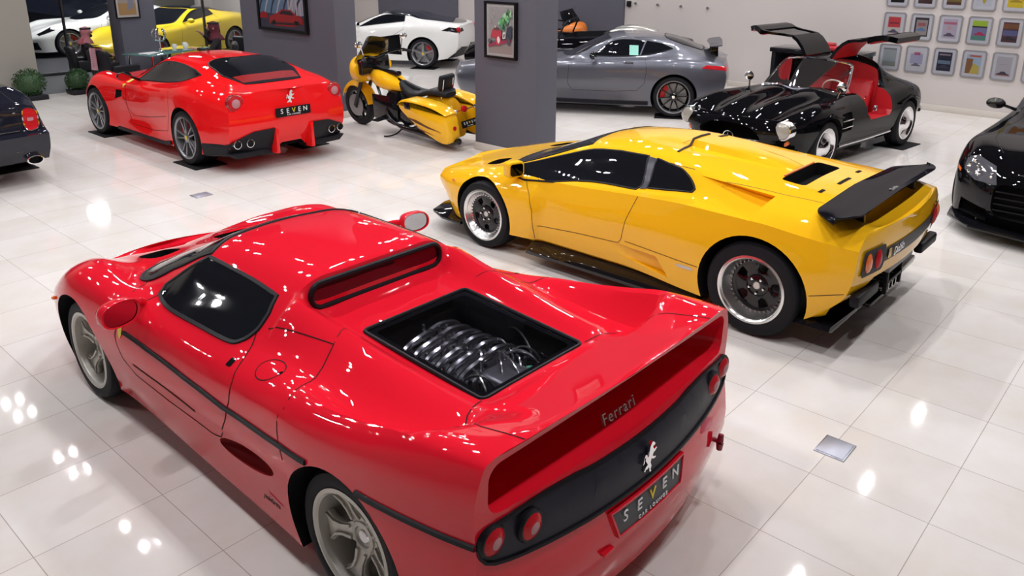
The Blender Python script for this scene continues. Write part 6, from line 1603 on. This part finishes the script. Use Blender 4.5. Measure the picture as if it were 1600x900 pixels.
ARTS = [
 ('a grey landscape', [(R4(-1,-1,1,1), (.42,.46,.48)), (R4(-1,-1,1,-.45), (.30,.32,.30)), ([(-1,-.45),(-.2,-.1),(1,-.35),(1,-.45)], (.36,.44,.50)), (R4(-1,.82,1,1), (.26,.28,.30))]),
 ('a small purple and blue car print', [(R4(-1,-1,1,1), (.66,.66,.70)), (R4(-.9,-.5,.9,.6), (.42,.42,.60)), (R4(-.4,.45,.5,.75), (.45,.12,.25)), (carp(0,-.3,.8), (.16,.16,.22))]),
 ('a dark blue print with a pale band', [(R4(-1,-1,1,1), (.02,.02,.05)), (R4(-.8,.65,.8,.8), (.32,.26,.32)), (R4(-.9,-.25,.9,.12), (.16,.24,.34)), (carp(0,-.2,.9), (.05,.05,.10))]),
 ('a brown, yellow and sky blue print', [(R4(-1,-1,1,1), (.42,.55,.70)), (R4(-1,-1,-.1,.55), (.30,.14,.06)), ([(-.4,-1),(.9,-1),(.8,-.2),(0,.1)], (.62,.50,.12)), (R4(-.6,.75,.9,.92), (.60,.12,.06))]),
 ('a dark racing car on pale grey', [(R4(-1,-1,1,1), (.50,.49,.54)), (carp(0,-.35,1), (.07,.06,.09)), (R4(-.9,-.92,.9,-.85), (.55,.14,.14)), (R4(-.6,.2,.6,.24), (.36,.34,.40))]),
 ('a blue car on cream', [(R4(-1,-1,1,1), (.62,.58,.50)), (carp(0,0,.9), (.10,.16,.34)), (R4(-.7,.6,.7,.75), (.30,.22,.18))]),
 ('a red poster', [(R4(-1,-1,1,1), (.62,.58,.54)), (R4(-.9,-.2,.9,.9), (.62,.05,.07)), (R4(-.7,.15,.7,.35), (.30,.03,.05)), (carp(0,-.3,.9), (.12,.10,.18))]),
 ('a black bordered print with a blue and red car', [(R4(-1,-1,1,1), (.03,.03,.035)), (R4(-.75,-.85,.85,.75), (.38,.32,.32)), (R4(-.5,.1,.6,.45), (.40,.12,.14)), (carp(0,.05,.85), (.12,.25,.48))]),
 ('a pale lilac print', [(R4(-1,-1,1,1), (.52,.46,.58)), (R4(-.9,.45,.9,.7), (.52,.18,.26)), (carp(.0,-.3,.9), (.12,.10,.14)), (R4(-.3,-.1,.2,.25), (.60,.40,.42))]),
 ('a green topped poster with a red car', [(R4(-1,-1,1,1), (.24,.24,.44)), (R4(-1,.45,1,1), (.42,.60,.05)), (R4(-1,-1,1,-.55), (.12,.30,.26)), (carp(.1,.0,.9), (.50,.05,.12)), (R4(-1,.30,1,.45), (.05,.04,.06))]),
 ('a brown and deep blue print', [(R4(-1,-1,1,1), (.10,.04,.05)), (R4(-1,.35,1,.85), (.22,.09,.04)), (R4(-.9,-.35,.9,.2), (.13,.14,.32)), (carp(0,-.25,.9), (.02,.02,.05))]),
 ('a white print with a teal car', [(R4(-1,-1,1,1), (.62,.62,.62)), (carp(0,0,.9), (.05,.30,.32)), (R4(-.6,.6,.6,.7), (.2,.2,.2))]),
 ('a black poster', [(R4(-1,-1,1,1), (.02,.02,.022)), (carp(0,0,.9), (.18,.18,.20))]),
 ('a dark maroon poster', [(R4(-1,-1,1,1), (.06,.015,.02)), (carp(0,0,.9), (.30,.05,.06))]),
 ('an ochre poster', [(R4(-1,-1,1,1), (.22,.15,.03)), (R4(-1,-1,1,-.7), (.10,.03,.02)), (carp(0,0,.9), (.40,.32,.10))]),
 ('a white print with a yellow shield', [(R4(-1,-1,1,1), (.60,.62,.70)), ([(-.25,-.5),(0,-.8),(.25,-.5),(.2,-.25),(-.2,-.25)], (.50,.42,.04)), (carp(0,.2,.8), (.30,.30,.36))]),
 ('a bright yellow poster', [(R4(-1,-1,1,1), (.72,.56,.02)), (carp(0,0,.9), (.45,.33,.02))]),
 ('an orange poster', [(R4(-1,-1,1,1), (.60,.25,.03)), (carp(0,0,.9), (.20,.06,.02))]),
]
PF = mat('silver_frame', (.34, .34, .36), .35, .6); PM = mat('pale_mount', (.68, .68, .75), .6)
COLN = ['first', 'second', 'third', 'fourth', 'fifth', 'sixth']
for r, zc in enumerate((.882, 1.447, 2.012)):
    for k in range(6):
        nm, art = ARTS[r*6+k]
        picture('silver frame on beige wall holding %s' % nm, 'framed_picture', None, 'framed pictures on the beige wall', .375, .47, (15.6, 4.728-.4635*k, zc), math.radians(-90), PF, PM, art, .022, .05, .03)
rp = random.Random(21)
def blot(cx, cy, r, n=7):
    return [(cx+r*rp.uniform(.5, 1.2)*math.cos(2*PI*q/n), cy+r*rp.uniform(.5, 1.2)*math.sin(2*PI*q/n)) for q in range(n)]
RACE = [(R4(-1,-1,1,1), (.56,.54,.54)), (R4(-1,-1,1,-.62), (.52,.44,.42)), ([(-1,-.62),(1,-.30),(1,-.16),(-1,-.5)], (.30,.28,.30))]
for q in range(34):
    t = rp.random(); RACE.append((blot(.05+.85*t+rp.uniform(-.25, .25), .15+.65*t+rp.uniform(-.25, .25), rp.uniform(.05, .17)), rp.choice([(.10,.36,.12), (.16,.46,.18), (.07,.24,.12), (.34,.52,.34), (.20,.24,.20)])))
RACE += [([(.55,-.35),(.6,.15),(1,.25),(1,-.3)], (.03,.04,.06)), ([(-.95,-.72),(-.9,-.60),(.1,-.42),(.95,-.34),(.95,-.46),(.1,-.58)], (.26,.03,.07)), ([(-.75,-.30),(-.6,.02),(-.2,.12),(.15,.0),(.2,-.22),(-.2,-.34)], (.40,.04,.06)),
 ([(-.55,.02),(-.35,.16),(-.05,.13),(.0,.0)], (.10,.05,.06)), (blot(-.32, .16, .07), (.62,.50,.20)), (spline2([(-.28,-.34),(-.1,-.10),(.14,-.3),(.12,-.54),(-.1,-.64),(-.28,-.52)], 4), (.42,.04,.07)), (spline2([(-.18,-.36),(-.07,-.24),(.05,-.36),(.03,-.48),(-.09,-.54)], 4), (.66,.62,.60)),
 ([(.28,-.34),(.30,-.06),(.52,-.04),(.52,-.30)], (.62,.60,.58)), ([(.33,-.28),(.35,-.12),(.46,-.11),(.46,-.26)], (.12,.12,.14)), (spline2([(.62,-.40),(.74,-.22),(.90,-.36),(.86,-.56),(.70,-.58)], 4), (.06,.06,.08)), (blot(-.8, -.45, .14), (.10,.08,.10)), (blot(-.75, .35, .08), (.34,.30,.30)), (blot(-.5, .55, .06), (.20,.34,.24))]
HALL = [(R4(-1,-1,1,1), (.16,.30,.46)), (R4(-1,-1,1,-.40), (.07,.07,.12)), ([(.35,-.4),(.42,.25),(1,.9),(1,-.4)], (.45,.52,.62))]
for q in range(7):
    x = -1.05+.27*q
    HALL.append((spline2([(x,-.40),(x+.16,.15),(x+.55,.68),(x+1.15,1.0)], 5, False)+spline2([(x+1.24,1.0),(x+.63,.64),(x+.22,.12),(x+.05,-.40)], 5, False), (.62,.66,.72) if q % 2 else (.03,.04,.07)))
HALL += [(R4(.30+.17*q, -.42, .36+.17*q, .30-.06*q), (.60,.62,.68)) for q in range(4)]
HALL += [([(-1,-.62),(-.96,-.44),(-.82,-.34),(-.66,-.40),(-.60,-.62)], (.45,.02,.03)), ([(-.58,-.80),(-.54,-.54),(-.20,-.38),(.02,-.20),(.42,-.20),(.66,-.40),(.90,-.48),(.92,-.74),(.45,-.88),(-.3,-.90)], (.48,.02,.03)), ([(-.10,-.40),(.06,-.25),(.40,-.25),(.56,-.42)], (.03,.02,.04)), ([(-.5,-.86),(.85,-.78),(.8,-.70),(-.5,-.76)], (.06,.02,.03)), (blot(-.36,-.76,.11,9), (.02,.02,.03)), (blot(.66,-.70,.12,9), (.02,.02,.03))]
BF = mat('black_frame', (.008, .008, .009), .35); WM = mat('white_mount', (.72, .72, .70), .6)
picture('black framed print of a racing car with green splashes on the central pillar', 'framed_picture', None, None, .56, .73, (7.88, 7.262, 1.675), math.radians(-90), BF, WM,
 RACE, .03, .035, 0, .05)
picture('black framed print of a red car in an arched hall on the wide pillar', 'framed_picture', None, None, 1.46, .92, (7.88, 12.33, 1.775), math.radians(-90), BF, mat('ink_dark', (.02, .02, .03), .5),
 HALL, .05, .0, 0, .06)
picture('white mounted print of a tan and blue scene on the window pillar', 'framed_picture', None, None, .46, .62, (7.03, 16.45, 1.66), 0, BF, WM,
 [(R4(-1,-1,1,1), (.55,.36,.16)), (R4(-1,-.1,1,1), (.50,.46,.42)), ([(0,-.6),(.7,-.5),(.8,.2),(.2,.4)], (.34,.36,.44))], .02, .04, 0, .04)
# ------------------------------------------------------------------ odds and ends
def floor_box(label, x, y, w, h):
    o = empty('floor_box', label, 'floor box', (x, y, 0), 0, 'metal floor boxes')
    g = bmesh.new(); box(g, (-w, -h, 0), (w, h, .006), .003); build('lid', g, mat('brushed_steel', (.36, .37, .42), .35, .8), o)
    g = bmesh.new(); box(g, (-w*.9, -h*.88, .005), (w*.9, h*.88, .009), .002); build('cover_plate', g, mat('steel_plate', (.42, .43, .50), .4, .6), o)
floor_box('square steel socket box in the floor to the right of the red rear bumper', 4.12, 1.235, .10, .085)
floor_box('square steel socket box in the floor between the two red cars', 4.16, 8.46, .10, .085)
MAT_ = mat('mat_rubber', (.012, .012, .014), .7)
def tyre_mat(label, x, y, rz):
    g = bmesh.new(); box(g, (-.22, -.30, .0), (.22, .30, .012), .003); o = build('tyre_mat', g, MAT_); o.location = (x, y, 0); o.rotation_euler = (0, 0, rz); tag(o, label, 'mat', 'rubber mats under tyres')
for s, sn in ((-1, 'left'), (1, 'right')):
    for y, yn in ((0, 'rear'), (2.69, 'front')):
        tyre_mat('black rubber mat under the %s %s tyre of the red coupe' % (yn, sn), 5.65+s*.79, 9.811+y, 0)
def around(o, rz, x, y): return (o[0]+x*math.cos(rz)-y*math.sin(rz), o[1]+x*math.sin(rz)+y*math.cos(rz))
for nm, o, rz, wb, hw in (('grey coupe', (12.549, 7.38), A30, 2.85, .80), ('white car', (13.60, 14.78), A30, 2.65, .80), ('black classic', (12.40, 4.20), math.radians(83.5), 2.38, .75), ('blue saloon', (2.33, 11.35), 0, 3.0, .82)):
    for s, sn in ((-1, 'left'), (1, 'right')):
        for y, yn in ((0, 'rear'), (wb, 'front')):
            p = around(o, rz, s*hw, y); tyre_mat('black rubber mat under the %s %s tyre of the %s' % (yn, sn, nm), p[0], p[1], rz)
# desk by the wall
dk = empty('desk', 'black desk with a thick top against the beige wall behind the open black car', 'desk', (14.85, 5.70, 0))
g = bmesh.new(); box(g, (-.36, -.85, .92), (.36, .85, 1.0), .01); build('desk_top', g, GLOSSB, dk)
for y in (-.78, .78):
    g = bmesh.new(); box(g, (-.32, y-.04, 0), (.32, y+.04, .92), .006); build('side_panel', g, TRIM, dk)
g = bmesh.new(); box(g, (.26, -.74, .05), (.30, .74, .90), .004); build('back_panel', g, TRIM, dk)
g = bmesh.new(); box(g, (-.13, -.20, 0), (.13, .20, .09), .03, 3); box(g, (-.08, -.12, .09), (.08, .12, .14), .02, 2); o = build('red_case', g, mat('red_case', (.45, .02, .03), .35)); o.location = (14.75, 5.55, 1.0); tag(o, 'small red case lying on the black desk', 'case')
for k, y in enumerate((10.30, 9.72, 9.14, 8.50)):
    g = bmesh.new(); lathe(g, [(.001, -.05), (.022, -.05), (.028, -.02), (.02, .0)], 14, 'x', Matrix.Translation((15.6, y, 1.58-.005*k))); o = build('wall_hook', g, DISC); tag(o, 'small metal wall hook high on the beige wall', 'hook', 'metal hooks on the beige wall')
g = bmesh.new(); box(g, (15.55, 10.42, 1.50), (15.6, 10.52, 1.62), .006); o = build('wall_box', g, TRIM); tag(o, 'small black box on the beige wall beside the grey strip', 'wall box')
# low open car behind the grey coupe
def make_open():
    car = empty('open_car', 'low black open car with a silver headrest hump behind the grey coupe', 'car', (14.25, 9.3, .012), math.radians(25))
    C = [
     [(-.8,.6,.26),(0,.75,.2),(2.4,.75,.2),(3.0,.5,.24)],
     [(-.9,.72,.30),(0,.86,.24),(1.2,.84,.22),(2.4,.86,.24),(3.15,.6,.28)],
     [(-.95,.72,.55),(0,.90,.58),(1.2,.87,.55),(2.4,.90,.56),(3.2,.6,.50)],
     [(-.92,.62,.80),(0,.80,.90),(1.2,.80,.84),(2.4,.80,.82),(3.15,.5,.62)],
     [(-.90,.35,.86),(0,.42,.93),(.55,.45,.94),(1.2,.45,.90),(2.4,.42,.84),(3.15,.28,.66)],
     [(-.90,0,.88),(0,0,.95),(.55,0,.95),(1.2,0,.91),(2.4,0,.87),(3.18,0,.67)],
    ]
    bm = body_surface(C, frange(-.95, 3.2, .12), 4, sharp=(1,), rear_bulge=lambda z: .08, front_bulge=lambda z: .12)
    cu = []; arches(cu, [(0, .33, .37), (2.4, .33, .37)], .5); cu.append((prism_cut(rrect(-.60, .45, .60, 1.30, .1), .40, 2, 'z'), BLKL))
    bm, ml = cut(bm, [BLK], cu); c = Car(car, bm, ml)
    for s in (-1, 1):
        g = bmesh.new(); sphere(g, (s*.30, .10, .93), (.17, .45, .16), 20, 10); build('headrest_hump', g, ALLOY, car)
        g = bmesh.new(); box(g, (s*.3-.2, .5, .42), (s*.3+.2, 1.0, .58), .05, 3); box(g, (s*.3-.2, .44, .5), (s*.3+.2, .58, 1.0), .05, 3); build('seat', g, BLKL, car)
        for y in (0, 2.4): add_wheel(car, s*.87, y, .33, .22, .2, s, rim_chrome)
    car.scale = (1.12, 1.12, 1.12)
    g = bmesh.new(); tube(g, spline2([(-.6,1.38,.88),(-.5,1.26,1.14),(0,1.22,1.18),(.5,1.26,1.14),(.6,1.38,.88)], 5, False), .015, 8); build('windscreen_frame', g, TRIM, car)
make_open()
# ------------------------------------------------------------------ lamps
def downlight(x, y):
    o = empty('ceiling_light', ('cluster of four small round downlights recessed in the dark ceiling' if y > 7.6 else 'pair of small round downlights recessed in the dark ceiling'), 'light', (x, y, CEIL_Z-.005), 0, 'ceiling downlights in fours' if y > 7.6 else 'ceiling downlights in pairs')
    b = bmesh.new(); P = [(s*.11, t*.30) for s in (-1, 1) for t in (-1, 1)] if y > 7.6 else [(-.11, 0), (.11, 0)]
    for p in P: lathe(b, [(.046, -.012), (.07, -.012), (.07, .02)], 20, 'z', Matrix.Translation((*p, 0)))
    build('lamp_ring', b, WHITEM, o)
    for p in P:
        l = bpy.data.lights.new('downlight_beam', 'AREA'); l.shape = 'DISK'; l.size = .085; l.energy = LAMP_W*(.84 if y > 7.6 else 2); l.color = (1, .98, .995)
        lo = bpy.data.objects.new('downlight_beam', l); link(lo, o); lo.location = (*p, -.02)
for yy in frange(.5, 15.0, 2.42):
    for xx in frange(.9, 14.2, 2.6): downlight(xx, yy)
for yy in (7.76, 11.4): downlight(-1.7, yy)  # extra downlights, added to brighten the floor on the left
for xx, yy in ((12.8, 17.6), (14.6, 17.6), (14.2, 20.6)): downlight(xx, yy)
def outdoor_fill(x, y):  # added fill lamp without a canopy, brightens the cars parked outside
    o = empty('outdoor_fill', 'square fill light added over the cars outside the window', 'light', (x, y, 4.2), 0, 'added outdoor fill lights')
    b = bmesh.new(); box(b, (-.22, -.22, 0), (.22, .22, .08), .01); build('housing', b, TRIM, o)
    l = bpy.data.lights.new('fill_beam', 'AREA'); l.shape = 'SQUARE'; l.size = .4; l.energy = 170; lo = bpy.data.objects.new('fill_beam', l); link(lo, o); lo.location = (0, 0, -.01)
outdoor_fill(8.0, 22.2); outdoor_fill(9.6, 20.4)
rn = random.Random(11)
for k in range(16):
    g = bmesh.new(); sphere(g, (0, 0, 0), .09, 10, 6); x = rn.uniform(11, 25); y = rn.uniform(42, 58); x = y*.30+rn.uniform(-1, 9)
    col = (1, .55, .25) if k % 4 == 0 else (1, .92, .8)
    o = build('street_lamp', g, mat('street_glow_%d' % (k % 4 == 0), col, .5, emit=col, estr=3.0)); o.location = (x, y, rn.uniform(1.6, 4.2)); tag(o, 'distant street lamp glowing in the night outside the left windows', 'lamp', 'distant street lamps')
